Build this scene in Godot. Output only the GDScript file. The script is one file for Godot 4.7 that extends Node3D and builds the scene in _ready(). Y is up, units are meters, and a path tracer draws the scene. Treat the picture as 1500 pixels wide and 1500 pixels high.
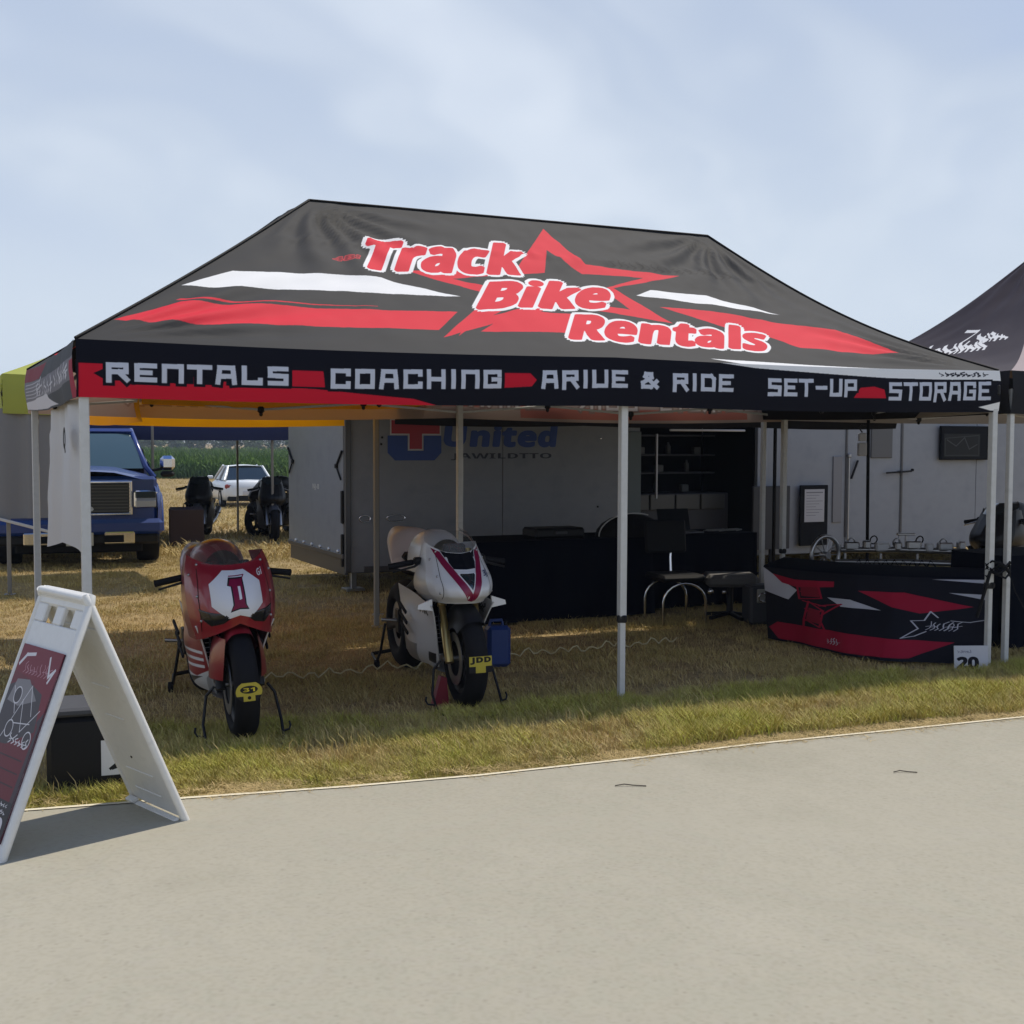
extends Node3D
# A paddock at a race track: a printed pop-up canopy with two sport bikes, a trailer behind, an A-frame sign on the concrete.

var rng := RandomNumberGenerator.new()
var X := Transform3D()          # world -> space of the thing that is being built
var M := {}
var fonts := {}

class MB:
	var st := SurfaceTool.new()
	var sg := 0
	var xf := Transform3D()
	var count := 0
	func _init() -> void:
		st.begin(Mesh.PRIMITIVE_TRIANGLES)
	func v(p: Vector3, uv: Vector2) -> void:
		st.set_uv(uv)
		st.add_vertex(xf * p)
	func tri(a: Vector3, b: Vector3, c: Vector3, g := -1, ua := Vector2.ZERO, ub := Vector2.ZERO, uc := Vector2.ZERO) -> void:   # a, b, c run counter-clockwise seen from outside
		st.set_smooth_group(g)
		v(a, ua)
		v(c, uc)
		v(b, ub)
		count += 1
	func quad(a: Vector3, b: Vector3, c: Vector3, d: Vector3, g := -1) -> void:
		tri(a, b, c, g, Vector2(0, 1), Vector2(1, 1), Vector2(1, 0))
		tri(a, c, d, g, Vector2(0, 1), Vector2(1, 0), Vector2(0, 0))
	func new_group() -> int:
		sg += 1
		return sg
	func grid(rows: Array, uvs: Array = [], smooth := true) -> void:
		var g := new_group() if smooth else -1
		for i in rows.size() - 1:
			for j in rows[i].size() - 1:
				var a: Vector3 = rows[i][j]
				var b: Vector3 = rows[i][j + 1]
				var c: Vector3 = rows[i + 1][j + 1]
				var d: Vector3 = rows[i + 1][j]
				var ua := Vector2.ZERO
				var ub := Vector2.ZERO
				var uc := Vector2.ZERO
				var ud := Vector2.ZERO
				if uvs:
					ua = uvs[i][j]
					ub = uvs[i][j + 1]
					uc = uvs[i + 1][j + 1]
					ud = uvs[i + 1][j]
				if not a.is_equal_approx(b):
					tri(a, b, c, g, ua, ub, uc)
				if not c.is_equal_approx(d):
					tri(a, c, d, g, ua, uc, ud)
	func cbox(c: Vector3, s: Vector3, bevel := 0.0, basis := Basis()) -> void:
		var h := s * 0.5
		var b := minf(bevel, minf(h.x, minf(h.y, h.z)) * 0.9)
		var p := func(x: float, y: float, z: float) -> Vector3: return c + basis * Vector3(x, y, z)
		for ax in 3:
			for sgn in [-1.0, 1.0]:
				var u := (ax + 1) % 3
				var w := (ax + 2) % 3
				var q := []
				for k in [[-1, -1], [1, -1], [1, 1], [-1, 1]]:
					var e := Vector3.ZERO
					e[ax] = sgn * h[ax]
					e[u] = k[0] * (h[u] - b)
					e[w] = k[1] * (h[w] - b)
					q.append(p.call(e.x, e.y, e.z))
				if sgn > 0:
					quad(q[0], q[1], q[2], q[3])
				else:
					quad(q[3], q[2], q[1], q[0])
		if b <= 0.0:
			return
		for ax in 3:
			var u := (ax + 1) % 3
			var w := (ax + 2) % 3
			for su in [-1.0, 1.0]:
				for sw in [-1.0, 1.0]:
					var q := []
					for k in [[-1.0, 0], [1.0, 0], [1.0, 1], [-1.0, 1]]:
						var e := Vector3.ZERO
						e[ax] = k[0] * (h[ax] - b)
						e[u] = su * (h[u] if k[1] == 0 else h[u] - b)
						e[w] = sw * (h[w] - b if k[1] == 0 else h[w])
						q.append(p.call(e.x, e.y, e.z))
					if su * sw < 0:
						quad(q[0], q[1], q[2], q[3])
					else:
						quad(q[3], q[2], q[1], q[0])
		for sx in [-1.0, 1.0]:
			for sy in [-1.0, 1.0]:
				for sz in [-1.0, 1.0]:
					var a: Vector3 = p.call(sx * h.x, sy * (h.y - b), sz * (h.z - b))
					var d: Vector3 = p.call(sx * (h.x - b), sy * h.y, sz * (h.z - b))
					var e2: Vector3 = p.call(sx * (h.x - b), sy * (h.y - b), sz * h.z)
					if sx * sy * sz > 0:
						tri(a, d, e2)
					else:
						tri(e2, d, a)
	func bar(a: Vector3, b: Vector3, w: float, d: float, bevel := 0.0, up := Vector3.UP) -> void:     # a box from a to b
		var y := (b - a).normalized()
		var x := up.cross(y)
		if x.length() < 0.01:
			x = Vector3.RIGHT
		x = x.normalized()
		cbox((a + b) * 0.5, Vector3(w, (b - a).length(), d), bevel, Basis(x, y, x.cross(y)))
	func tube(path: Array, radius: Variant, sides := 8, closed := false, caps := true, flat := 1.0) -> void:
		var n := path.size()
		var rings := []
		var prev := Vector3.ZERO
		for i in n:
			var t: Vector3
			if closed:
				t = path[(i + 1) % n] - path[(i + n - 1) % n]
			else:
				t = path[mini(i + 1, n - 1)] - path[maxi(i - 1, 0)]
			t = t.normalized()
			if prev == Vector3.ZERO:
				prev = t.cross(Vector3.UP)
				if prev.length() < 0.05:
					prev = t.cross(Vector3.RIGHT)
			prev = (prev - t * prev.dot(t)).normalized()
			var bi := t.cross(prev)
			var r: float = radius[i] if radius is Array else radius
			var ring := PackedVector3Array()
			for k in sides + 1:
				var a := TAU * k / sides
				ring.append(path[i] + prev * cos(a) * r + bi * sin(a) * r * flat)
			rings.append(ring)
		if closed:
			rings.append(rings[0])
		grid(rings)
		if caps and not closed:
			for k in sides:
				tri(path[0], rings[0][k + 1], rings[0][k])
				tri(path[n - 1], rings[n - 1][k], rings[n - 1][k + 1])
	func lathe(profile: Array, segs: int, t: Transform3D, smooth := true) -> void:   # profile of Vector2(radius, y), turned round local y
		var rows := []
		for q in profile:
			var ring := PackedVector3Array()
			for k in segs + 1:
				var a := -TAU * k / segs
				ring.append(t * Vector3(cos(a) * q.x, q.y, sin(a) * q.x))
			rows.append(ring)
		grid(rows, [], smooth)
	func prism(pts: PackedVector2Array, depth: float, t: Transform3D) -> void:         # outline in local xy, extruded from z = 0 to z = depth
		var ids := Geometry2D.triangulate_polygon(pts)
		var cw := Geometry2D.is_polygon_clockwise(pts)
		for i in range(0, ids.size(), 3):
			var a := pts[ids[i]]
			var b := pts[ids[i + 1]]
			var c := pts[ids[i + 2]]
			if (b - a).cross(c - a) < 0:
				var s := b
				b = c
				c = s
			tri(t * Vector3(a.x, a.y, depth), t * Vector3(b.x, b.y, depth), t * Vector3(c.x, c.y, depth))
			tri(t * Vector3(c.x, c.y, 0), t * Vector3(b.x, b.y, 0), t * Vector3(a.x, a.y, 0))
		for i in pts.size():
			var a := pts[i]
			var b := pts[(i + 1) % pts.size()]
			if cw:
				var s := a
				a = b
				b = s
			quad(t * Vector3(a.x, a.y, 0), t * Vector3(b.x, b.y, 0), t * Vector3(b.x, b.y, depth), t * Vector3(a.x, a.y, depth))
	func blob(c: Vector3, r: Vector3, seg := 10, basis := Basis()) -> void:
		var rows := []
		for i in seg / 2 + 1:
			var a := PI * i / (seg / 2)
			var ring := PackedVector3Array()
			for k in seg + 1:
				var b := -TAU * k / seg
				ring.append(c + basis * (Vector3(sin(a) * cos(b), -cos(a), sin(a) * sin(b)) * r))
			rows.append(ring)
		grid(rows)
	func mesh() -> ArrayMesh:
		st.generate_normals()
		return st.commit()

# A picture that flat print is drawn into at twice its size, in metres.
class Canvas:
	var im: Image
	var k: float
	var o: Vector2
	func _init(size: Vector2, at: Vector2, wide: int, base: Color) -> void:     # at: the lower left corner in metres
		k = 2.0 * wide / size.x
		o = Vector2(at.x, at.y + size.y)
		im = Image.create_empty(2 * wide, int(ceil(size.y * k / 2.0)) * 2, false, Image.FORMAT_RGBA8)
		im.fill(base)
	func poly(pts: PackedVector2Array, c: Color) -> void:
		var q := PackedVector2Array()
		var lo := 1e9
		var hi := -1e9
		for p in pts:
			var t := Vector2((p.x - o.x) * k, (o.y - p.y) * k)
			q.append(t)
			lo = minf(lo, t.y)
			hi = maxf(hi, t.y)
		for y in range(maxi(0, int(lo)), mini(im.get_height() - 1, int(hi)) + 1):
			var yy := y + 0.5
			var xs := []
			for i in q.size():
				var a := q[i]
				var b := q[(i + 1) % q.size()]
				if (a.y <= yy) != (b.y <= yy):
					xs.append(a.x + (yy - a.y) / (b.y - a.y) * (b.x - a.x))
			xs.sort()
			for i in range(0, xs.size() - 1, 2):
				var x0 := int(round(xs[i]))
				var x1 := int(round(xs[i + 1]))
				if x1 > x0:
					im.fill_rect(Rect2i(x0, y, x1 - x0, 1), c)
	func line(pts: Array, w: float, c: Color) -> void:
		for i in pts.size() - 1:
			var a: Vector2 = pts[i]
			var b: Vector2 = pts[i + 1]
			var d := (b - a).normalized() * w * 0.5
			var n := Vector2(-d.y, d.x)
			poly(PackedVector2Array([a - d + n, b + d + n, b + d - n, a - d - n]), c)
	func disc(p: Vector2, r: float, c: Color, ry := -1.0) -> void:
		var q := PackedVector2Array()
		for i in 24:
			q.append(p + Vector2(cos(TAU * i / 24), sin(TAU * i / 24) * (ry / r if ry > 0 else 1.0)) * r)
		poly(q, c)
	func tris(list: PackedVector2Array, t: Transform2D, c: Color) -> void:
		for i in range(0, list.size(), 3):
			poly(PackedVector2Array([t * list[i], t * list[i + 1], t * list[i + 2]]), c)
	func fat(list: PackedVector2Array, t: Transform2D, r: float, c: Color) -> void:
		for i in 12:
			tris(list, t.translated(Vector2(cos(TAU * i / 12), sin(TAU * i / 12)) * r), c)
		tris(list, t, c)
	func texture() -> ImageTexture:
		im.shrink_x2()
		return ImageTexture.create_from_image(im)

func font(bold := true, family := "Droid Sans") -> SystemFont:
	var key := family + str(bold)
	if not fonts.has(key):
		var f := SystemFont.new()
		f.font_names = PackedStringArray([family])
		f.font_weight = 700 if bold else 400
		fonts[key] = f
	return fonts[key]

func letters(text: String, bold := true, family := "Droid Sans") -> PackedVector2Array:   # triangles of a text, one unit high from the base line to the top of a capital, left edge at 0
	var t := TextMesh.new()
	t.font = font(bold, family)
	t.text = text
	t.font_size = 64
	t.pixel_size = 0.01
	t.depth = 0.0
	t.curve_step = 1.0
	var a := t.get_mesh_arrays()
	var vs: PackedVector3Array = a[Mesh.ARRAY_VERTEX]
	var ids: PackedInt32Array = a[Mesh.ARRAY_INDEX] if a[Mesh.ARRAY_INDEX] != null else PackedInt32Array(range(vs.size()))
	var out := PackedVector2Array()
	var lo := Vector2(1e9, 1e9)
	var hi := Vector2(-1e9, -1e9)
	for i in ids:
		var p := Vector2(vs[i].x, vs[i].y)
		out.append(p)
		lo = lo.min(p)
		hi = hi.max(p)
	for i in out.size():
		out[i] = (out[i] - lo) / (hi - lo)
	return out                                # fills the unit square

func flat_map(list: PackedVector2Array, o: Vector2, x: Vector2, y: Vector2) -> Array:
	return [list, Transform2D(x, y, o)]

func lin(c: Color, a := 1.0) -> Color:
	var s := c.linear_to_srgb()
	s.a = a
	return s

func mat(r: float, g: float, b: float, rough := 0.6, metal := 0.0, spec := 0.5) -> StandardMaterial3D:
	var m := StandardMaterial3D.new()
	m.albedo_color = Color(r, g, b).linear_to_srgb()
	m.roughness = rough
	m.metallic = metal
	m.metallic_specular = spec
	return m

func print_mat(t: Texture2D, rough := 0.7) -> StandardMaterial3D:
	var m := mat(1, 1, 1, rough)
	m.albedo_texture = t
	m.texture_repeat = false
	m.metallic_specular = 0.3
	return m

func noise_tex(seed_: int, freq: float, cols: Array, octaves := 4, size := 512, normal := false, bump := 4.0) -> NoiseTexture2D:
	var n := FastNoiseLite.new()
	n.seed = seed_
	n.frequency = freq
	n.fractal_octaves = octaves
	var t := NoiseTexture2D.new()
	t.width = size
	t.height = size
	t.seamless = true
	t.noise = n
	if normal:
		t.as_normal_map = true
		t.bump_strength = bump
	else:
		var g := Gradient.new()
		var offs := PackedFloat32Array()
		var cs := PackedColorArray()
		for i in cols.size():
			offs.append(float(i) / (cols.size() - 1))
			cs.append(lin(cols[i]))
		g.offsets = offs
		g.colors = cs
		t.color_ramp = g
	return t

func tri_tex(m: StandardMaterial3D, t: Texture2D, scale: float, nt: Texture2D = null, ns := 1.0, nscale := 0.0) -> StandardMaterial3D:
	m.albedo_color = Color.WHITE
	m.albedo_texture = t
	m.uv1_triplanar = true
	m.uv1_world_triplanar = true
	m.uv1_scale = Vector3.ONE * scale
	if nt:
		m.normal_enabled = true
		m.normal_texture = nt
		m.normal_scale = ns
	return m

func mb() -> MB:
	var b := MB.new()
	b.xf = X
	return b

func part(called: String, b: Variant, m: Material, parent: Node3D, label := "") -> MeshInstance3D:
	var o := MeshInstance3D.new()
	o.name = called
	o.mesh = b.mesh() if b is MB else b
	o.material_override = m
	parent.add_child(o, true)
	if label:
		o.set_meta("label", label)
	return o

func thing(called: String, label: String, category: String, at := Vector3.ZERO, turn := 0.0, group := "") -> Node3D:
	var o := Node3D.new()
	o.name = called
	add_child(o, true)
	o.position = at
	o.rotation.y = turn
	o.set_meta("label", label)
	o.set_meta("category", category)
	if group:
		o.set_meta("group", group)
	return o

func world_thing(called: String, label: String, category: String, at: Vector3, group := "") -> Node3D:   # as thing(), and its shapes are given in world space
	var o := thing(called, label, category, at, 0.0, group)
	X = Transform3D(Basis(), -at)
	return o

func stuff(o: Node3D, label := "", category := "") -> Node3D:
	o.set_meta("kind", "stuff")
	if label:
		o.set_meta("label", label)
		o.set_meta("category", category)
	return o

func P(x: float, y: float, depth: float) -> Vector3:
	return Vector3(x, y, -depth)

func gy(d: float) -> float:                                    # the field falls a little towards the back
	return -0.7 * smoothstep(17.0, 44.0, d)

func V2(list: Array) -> PackedVector2Array:
	var q := PackedVector2Array()
	for i in range(0, list.size(), 2):
		q.append(Vector2(list[i], list[i + 1]))
	return q

var wobble := FastNoiseLite.new()

func cloth(a: Vector3, b: Vector3, c: Vector3, d: Vector3, nu: int, nv: int, o := {}) -> Array:    # rows of a panel from its lower edge a-b to its upper edge d-c
	var n := (b - a).cross(d - a).normalized()
	var sl: float = o.get("sag_l", 0.03)
	var sr: float = o.get("sag_r", 0.03)
	var sm: float = o.get("sag", 0.03)
	var wr: float = o.get("wrinkle", 0.012)
	var spans: float = o.get("spans", 1.0)
	var dip: float = o.get("dip", 0.02)
	var fold: float = o.get("fold", 0.0)
	var seam: float = o.get("seam", -1.0)
	var rows := []
	for i in nv + 1:
		var v := float(i) / nv
		var row := PackedVector3Array()
		for j in nu + 1:
			var u := float(j) / nu
			var p := a.lerp(b, u).lerp(d.lerp(c, u), v)
			var inner := sin(PI * u)
			var drop := lerpf(sl, sr, pow(u, o.get("bias", 1.0))) * sin(PI * v) + sm * inner * sin(PI * v)
			drop += dip * absf(sin(PI * spans * u)) * (1.0 - v) * (1.0 - v)
			p.y -= drop
			var free := minf(1.0, 16.0 * u * (1.0 - u)) * minf(1.0, 12.0 * v * (1.0 - v))
			var off := wr * 1.3 * wobble.get_noise_3d(p.x * 60.0, p.y * 140.0, p.z * 60.0) + wr * 0.6 * wobble.get_noise_3d(p.x * 260.0 + 70.0, p.y * 260.0, p.z * 260.0)
			if fold > 0.0:
				for q: Vector3 in [d, c]:
					var r := p - q
					var dist := r.length()
					var ang := atan2(r.dot(n.cross(b - a).normalized()), r.dot((b - a).normalized()))
					off += fold * maxf(0.0, 1.0 - dist / 1.15) * minf(1.0, dist * 4.0) * sin(ang * 17.0 + 2.0 * wobble.get_noise_2d(dist * 60.0, ang * 60.0))
				for q: Vector3 in [a, b]:
					var r := p - q
					var dist := r.length()
					var ang := atan2(r.dot(n.cross(b - a).normalized()), r.dot((b - a).normalized()))
					off += fold * 0.9 * maxf(0.0, 1.0 - dist / 1.6) * minf(1.0, dist * 3.0) * sin(ang * 34.0)
			if seam > 0.0:
				off += 0.006 * exp(-pow((v - seam) / 0.03, 2.0)) * sin(u * 240.0 + 5.0 * wobble.get_noise_1d(u * 900.0))
				off += 0.008 * exp(-pow((v - seam) / 0.012, 2.0))
			row.append(p + n * off * free)
		rows.append(row)
	return rows

func skirt(a: Vector3, b: Vector3, high: float, nu: int, spans := 1.0, dip := 0.02, out := 0.02, wave := 0.008) -> Array:   # a valance hanging from the eave a-b, rows from the hem up
	var n := Vector3.UP.cross(b - a).normalized() * -1.0
	var rows := []
	for i in 5:
		var v := i / 4.0
		var row := PackedVector3Array()
		for j in nu + 1:
			var u := float(j) / nu
			var p := a.lerp(b, u) - Vector3.UP * (high * (1.0 - v) + dip * absf(sin(PI * spans * u)))
			var s := wave * (1.0 - v) * sin(u * spans * 23.0) + 0.5 * wave * wobble.get_noise_2d(u * 700.0, v * 60.0)
			row.append(p + n * (out * sin(PI * v * 0.9) + s))
		rows.append(row)
	return rows

func plain_uvs(rows: Array) -> Array:
	var out := []
	for i in rows.size():
		var r := PackedVector2Array()
		for j in rows[i].size():
			r.append(Vector2(float(j) / (rows[i].size() - 1), 1.0 - float(i) / (rows.size() - 1)))
		out.append(r)
	return out

func cloth_part(called: String, rows: Array, uvs: Array, m: Material, root: Node3D, label := "") -> MeshInstance3D:
	var b := mb()
	b.grid(rows, uvs)
	return part(called, b, m, root, label)

func tent_leg(root: Node3D, foot: Vector3, top: Vector3, m: Material, w := 0.042, joint := 0.0) -> void:
	var b := mb()
	if joint > 0.0:
		var mid := foot.lerp(top, joint)
		b.bar(mid, top, w, w, 0.004, Vector3(0.42, 0, 0.9))
		b.bar(foot, mid - Vector3.UP * 0.002, w * 0.82, w * 0.82, 0.004, Vector3(0.42, 0, 0.9))
	else:
		b.bar(foot, top, w, w, 0.004, Vector3(0.42, 0, 0.9))
	var leg := part("leg", b, m, root)
	b = mb()
	b.cbox(foot + Vector3(0, 0.006, 0), Vector3(0.1, 0.012, 0.1), 0.003)
	part("foot_plate", b, M.steel, leg)
	b = mb()
	b.cbox(top - Vector3(0, 0.03, 0), Vector3(w * 1.5, 0.075, w * 1.5), 0.008)
	part("bracket", b, M.black_plastic, leg)
	if joint > 0.0:
		var mid := foot.lerp(top, joint)
		b = mb()
		b.cbox(mid, Vector3(w * 1.25, 0.045, w * 1.25), 0.006)
		b.cbox(mid + Vector3(0.02, 0.004, 0.025), Vector3(0.02, 0.028, 0.02), 0.004)
		part("clamp", b, M.black_plastic, leg)

func truss(root: Node3D, a: Vector3, b: Vector3, hi: float, lo: float, m: Material) -> void:    # crossing scissor bars between two legs
	for k in 2:
		var s := a.lerp(b, 0.5 * k)
		var e := a.lerp(b, 0.5 * k + 0.5)
		var first := mb()
		first.bar(Vector3(s.x, hi if k == 0 else lo, s.z), Vector3(e.x, lo if k == 0 else hi, e.z), 0.012, 0.018, 0.002)
		part("truss_bar", first, m, root)
		var second := mb()
		var n := Vector3.UP.cross(b - a).normalized() * 0.016
		second.bar(Vector3(s.x, lo if k == 0 else hi, s.z) + n, Vector3(e.x, hi if k == 0 else lo, e.z) + n, 0.012, 0.018, 0.002)
		part("truss_bar", second, m, root)
	for t in [0.25, 0.5, 0.75]:
		var q := a.lerp(b, t)
		var j := mb()
		var y := (hi + lo) * 0.5 if t != 0.5 else lo
		j.cbox(Vector3(q.x, y, q.z), Vector3(0.05, 0.05, 0.05), 0.012)
		j.cbox(Vector3(q.x, y - 0.03, q.z), Vector3(0.026, 0.04, 0.026), 0.008)
		part("truss_joint", j, M.black_plastic, root)

const GLYPHS := {
	"R": [[.12, .0, .12, .9, .86, .9, .86, .52, .3, .5], [.55, .5, .9, .06]],
	"E": [[.9, .9, .12, .9, .12, .1, .9, .1], [.12, .5, .7, .5]],
	"N": [[.12, .08, .12, .9, .88, .9, .88, .08]],
	"T": [[.04, .9, .96, .9], [.5, .9, .5, .08]],
	"A": [[.12, .08, .2, .9, .8, .9, .88, .08], [.2, .42, .8, .42]],
	"L": [[.12, .92, .12, .1, .88, .1, .88, .25]],
	"S": [[.88, .9, .12, .9, .12, .52, .88, .5, .88, .1, .12, .1]],
	"C": [[.88, .75, .88, .9, .12, .9, .12, .1, .88, .1, .88, .25]],
	"O": [[.12, .1, .12, .9, .88, .9, .88, .1, .12, .1]],
	"H": [[.12, .08, .12, .92], [.88, .08, .88, .92], [.12, .5, .88, .5]],
	"I": [[.5, .08, .5, .92]],
	"G": [[.88, .75, .88, .9, .12, .9, .12, .1, .88, .1, .88, .48, .55, .48]],
	"U": [[.12, .92, .12, .1, .88, .1, .88, .92]],
	"D": [[.12, .1, .12, .9, .7, .9, .88, .72, .88, .1, .12, .1]],
	"P": [[.12, .06, .12, .9, .88, .9, .88, .45, .2, .45]],
	"&": [[.92, .1, .25, .75, .3, .9, .6, .9, .62, .7, .12, .35, .14, .1, .6, .1, .9, .45]],
	"-": [[.15, .5, .85, .5]],
}

func techno(cv: Canvas, text: String, x0: float, x1: float, lo0: float, hi0: float, lo1: float, hi1: float, ink: Color, back: Color) -> void:    # a word of square letters between x0 and x1
	var n := 0.0
	for ch in text:
		n += 0.5 if ch in "I" else 1.0
	var step := (x1 - x0) / (n - 0.18)
	for layer in 2:
		var x := x0
		for ch in text:
			var wide := step * (0.5 if ch in "I" else 1.0)
			var w := wide * (0.82 if not ch in "I" else 0.64)
			for stroke in GLYPHS[ch]:
				var pts := []
				for i in range(0, stroke.size(), 2):
					var px: float = x + stroke[i] * w
					var t := (px - x0) / (x1 - x0)
					pts.append(Vector2(px, lerpf(lerpf(lo0, lo1, t), lerpf(hi0, hi1, t), stroke[i + 1])))
				cv.line(pts, 0.027 + (0.03 if layer == 0 else 0.0), back if layer == 0 else ink)
			x += wide

func scrawl(cv: Canvas, at: Vector2, size: Vector2, n: int, w: float, c: Color, lean := 0.4) -> void:     # a line of brush-like handwriting
	for i in n:
		var x := at.x + size.x * (i + 0.5) / n
		var pts := []
		var h := size.y * rng.randf_range(0.5, 1.0)
		var bw := size.x / n
		for k in 5:
			var t := k / 4.0
			var s := sin(t * PI * rng.randf_range(1.2, 2.4)) * bw * 0.45
			pts.append(Vector2(x + s + lean * h * t, at.y + h * t))
		cv.line(pts, w * rng.randf_range(0.6, 1.2), c)
		if rng.randf() < 0.5:
			cv.line([Vector2(x, at.y + h * 0.4), Vector2(x + bw * 0.9 + lean * h * 0.5, at.y + h * 0.55)], w * 0.7, c)

func word(cv: Canvas, text: String, bl: Vector2, br: Vector2, tl: Vector2, grow: float, rim: float, ink: Color, edge: Color) -> void:
	var list := letters(text)
	var t := Transform2D(br - bl, tl - bl, bl)
	if rim > 0:
		cv.fat(list, t, grow + rim, edge)
	cv.fat(list, t, grow, ink)

func main_tent() -> void:
	var black := lin(Color(0.036, 0.036, 0.037))
	var red := lin(Color(0.62, 0.022, 0.042))
	var white := lin(Color(0.74, 0.74, 0.74))
	var eave := 2.083
	var fl := P(-2.15, eave, 6.2)
	var fr := P(3.36, eave, 8.7)
	var bl := P(-3.48, eave, 9.03)
	var br := P(2.5, eave, 11.5)
	var p1 := P(-1.316, 3.132, 8.19)
	var p2 := P(1.46, 3.125, 9.5)
	var ground_fl := P(-2.15, 0, 6.2)
	var t := world_thing("canopy_tent", "large black canopy tent printed with red words, stripes and a star", "tent", ground_fl)
	# the print of the front slope, in metres along and up the slope
	var cv := Canvas.new(Vector2(6.15, 1.95), Vector2(-0.05, -0.06), 2048, black)
	cv.poly(V2([0.6, 0.6, 0.92, 0.81, 1.59, 0.85, 1.82, 0.84, 2.28, 0.68, 1.54, 0.65]), white)
	cv.poly(V2([0.2, 0.2, 0.57, 0.43, 2.19, 0.48, 2.0, 0.26, 1.25, 0.24]), red)
	cv.poly(V2([0.55, 0.45, 1.7, 0.5, 1.7, 0.505, 0.58, 0.47]), red)
	cv.poly(V2([3.23, 1.71, 3.36, 1.22, 4.1, 1.21, 3.45, 0.93, 3.69, 0.5, 2.96, 0.63, 2.0, 0.18, 2.5, 0.72, 2.01, 0.95, 2.8, 1.08]), red)
	cv.poly(V2([3.13, 1.38, 3.28, 1.09, 3.77, 1.13, 3.35, 0.9, 3.44, 0.64, 2.97, 0.71, 2.3, 0.4, 2.64, 0.77, 2.3, 0.9, 3.0, 1.07]), black)
	cv.poly(V2([2.26, 0.26, 2.58, 0.53, 3.02, 0.54, 2.87, 0.28]), red)
	cv.poly(V2([2.1, 0.2, 2.31, 0.5, 2.51, 0.53, 2.19, 0.28]), red)
	cv.poly(V2([3.59, 0.86, 3.74, 0.95, 4.19, 0.95, 4.69, 0.77, 4.07, 0.82]), white)
	cv.poly(V2([3.7, 0.72, 4.19, 0.7, 5.04, 0.59, 5.5, 0.25, 4.94, 0.24, 4.55, 0.27, 4.39, 0.4, 4.0, 0.54]), red)
	cv.poly(V2([3.72, 0.05, 4.44, 0.02, 5.02, 0.0, 5.98, 0.0, 5.98, -0.06, 4.72, -0.06, 3.99, -0.02]), white)
	word(cv, "4B!", Vector2(1.56, 1.03), Vector2(1.73, 1.05), Vector2(1.58, 1.08), 0.0, 0.006, lin(Color(0.2, 0.02, 0.03)), lin(Color(0.5, 0.05, 0.06)))
	word(cv, "Track", Vector2(1.69, 0.93), Vector2(2.79, 1.01), Vector2(1.88, 1.35), 0.016, 0.026, red, white)
	word(cv, "Bike", Vector2(2.34, 0.53), Vector2(3.25, 0.64), Vector2(2.57, 0.90), 0.017, 0.026, red, white)
	word(cv, "Rentals", Vector2(2.82, 0.205), Vector2(4.22, 0.19), Vector2(3.02, 0.545), 0.015, 0.025, red, white)
	scrawl(cv, Vector2(3.55, 1.24), Vector2(1.0, 0.1), 18, 0.012, lin(Color(0.02, 0.02, 0.022)), 0.2)
	M.roof_print = print_mat(cv.texture(), 0.72)
	M.roof_print.metallic_specular = 0.3
	M.roof_print.normal_enabled = false
	var s_axis := (fr - fl).normalized()
	var t_axis := (p1 - fl) - s_axis * (p1 - fl).dot(s_axis)
	t_axis = t_axis.normalized()
	var rows := cloth(fl, fr, p2, p1, 150, 56, {"sag_l": 0.02, "sag_r": 0.12, "sag": 0.0, "bias": 4.0, "wrinkle": 0.01, "spans": 2.0, "dip": 0.015, "fold": 0.03, "seam": 0.72})
	var uvs := []
	for i in rows.size():
		var r := PackedVector2Array()
		for j in rows[i].size():
			var u: float = float(j) / (rows[i].size() - 1)
			var v: float = float(i) / (rows.size() - 1)
			var q := fl.lerp(fr, u).lerp(p1.lerp(p2, u), v) - fl
			r.append(Vector2((q.dot(s_axis) + 0.05) / 6.15, 1.0 - (q.dot(t_axis) + 0.06 - 0.03 * sin(PI * v)) / 1.95))
		uvs.append(r)
	cloth_part("roof_panel", rows, uvs, M.roof_print, t, "front roof slope with the lettering and the star")
	# left slope: the stripes run on round the hip
	cv = Canvas.new(Vector2(1, 1), Vector2(0, 0), 512, black)
	cv.poly(V2([0.3, 0.43, 1, 0.44, 1, 0.34, 0.25, 0.35]), white)
	cv.poly(V2([0.0, 0.25, 1, 0.25, 1, 0.12, 0.0, 0.1]), red)
	M.roof_side = print_mat(cv.texture(), 0.8)
	rows = cloth(bl, fl, p1, p1, 50, 40, {"sag_l": 0.02, "sag_r": 0.02, "sag": 0.03, "fold": 0.012, "dip": 0.03})
	cloth_part("roof_panel", rows, plain_uvs(rows), M.roof_side, t, "left roof slope with red and white stripes")
	rows = cloth(fr, br, p2, p2, 40, 40, {"sag_l": 0.12, "sag_r": 0.1, "sag": 0.02, "dip": 0.03})
	cloth_part("roof_panel", rows, [], M.black_cloth, t)
	rows = cloth(br, bl, p1, p2, 70, 30, {"sag_l": 0.1, "sag_r": 0.02, "sag": 0.03, "spans": 2.0, "dip": 0.03})
	cloth_part("roof_panel", rows, [], M.black_cloth, t)
	# piping along ridge and hips
	var pip := mb()
	for e in [[fl, p1, 0.02], [fr, p2, 0.12], [p1, p2, 0.0], [bl, p1, 0.02], [br, p2, 0.1]]:
		var path := []
		for i in 25:
			var v := i / 24.0
			path.append(e[0].lerp(e[1], v) - Vector3.UP * e[2] * sin(PI * v) + Vector3.UP * 0.004)
		pip.tube(path, 0.009, 6)
	part("piping", pip, M.black_trim, t)
	# the valances
	var ink := lin(Color(0.5, 0.53, 0.62))
	var navy := lin(Color(0.006, 0.0065, 0.012))
	var vred := lin(Color(0.5, 0.012, 0.03))
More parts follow.
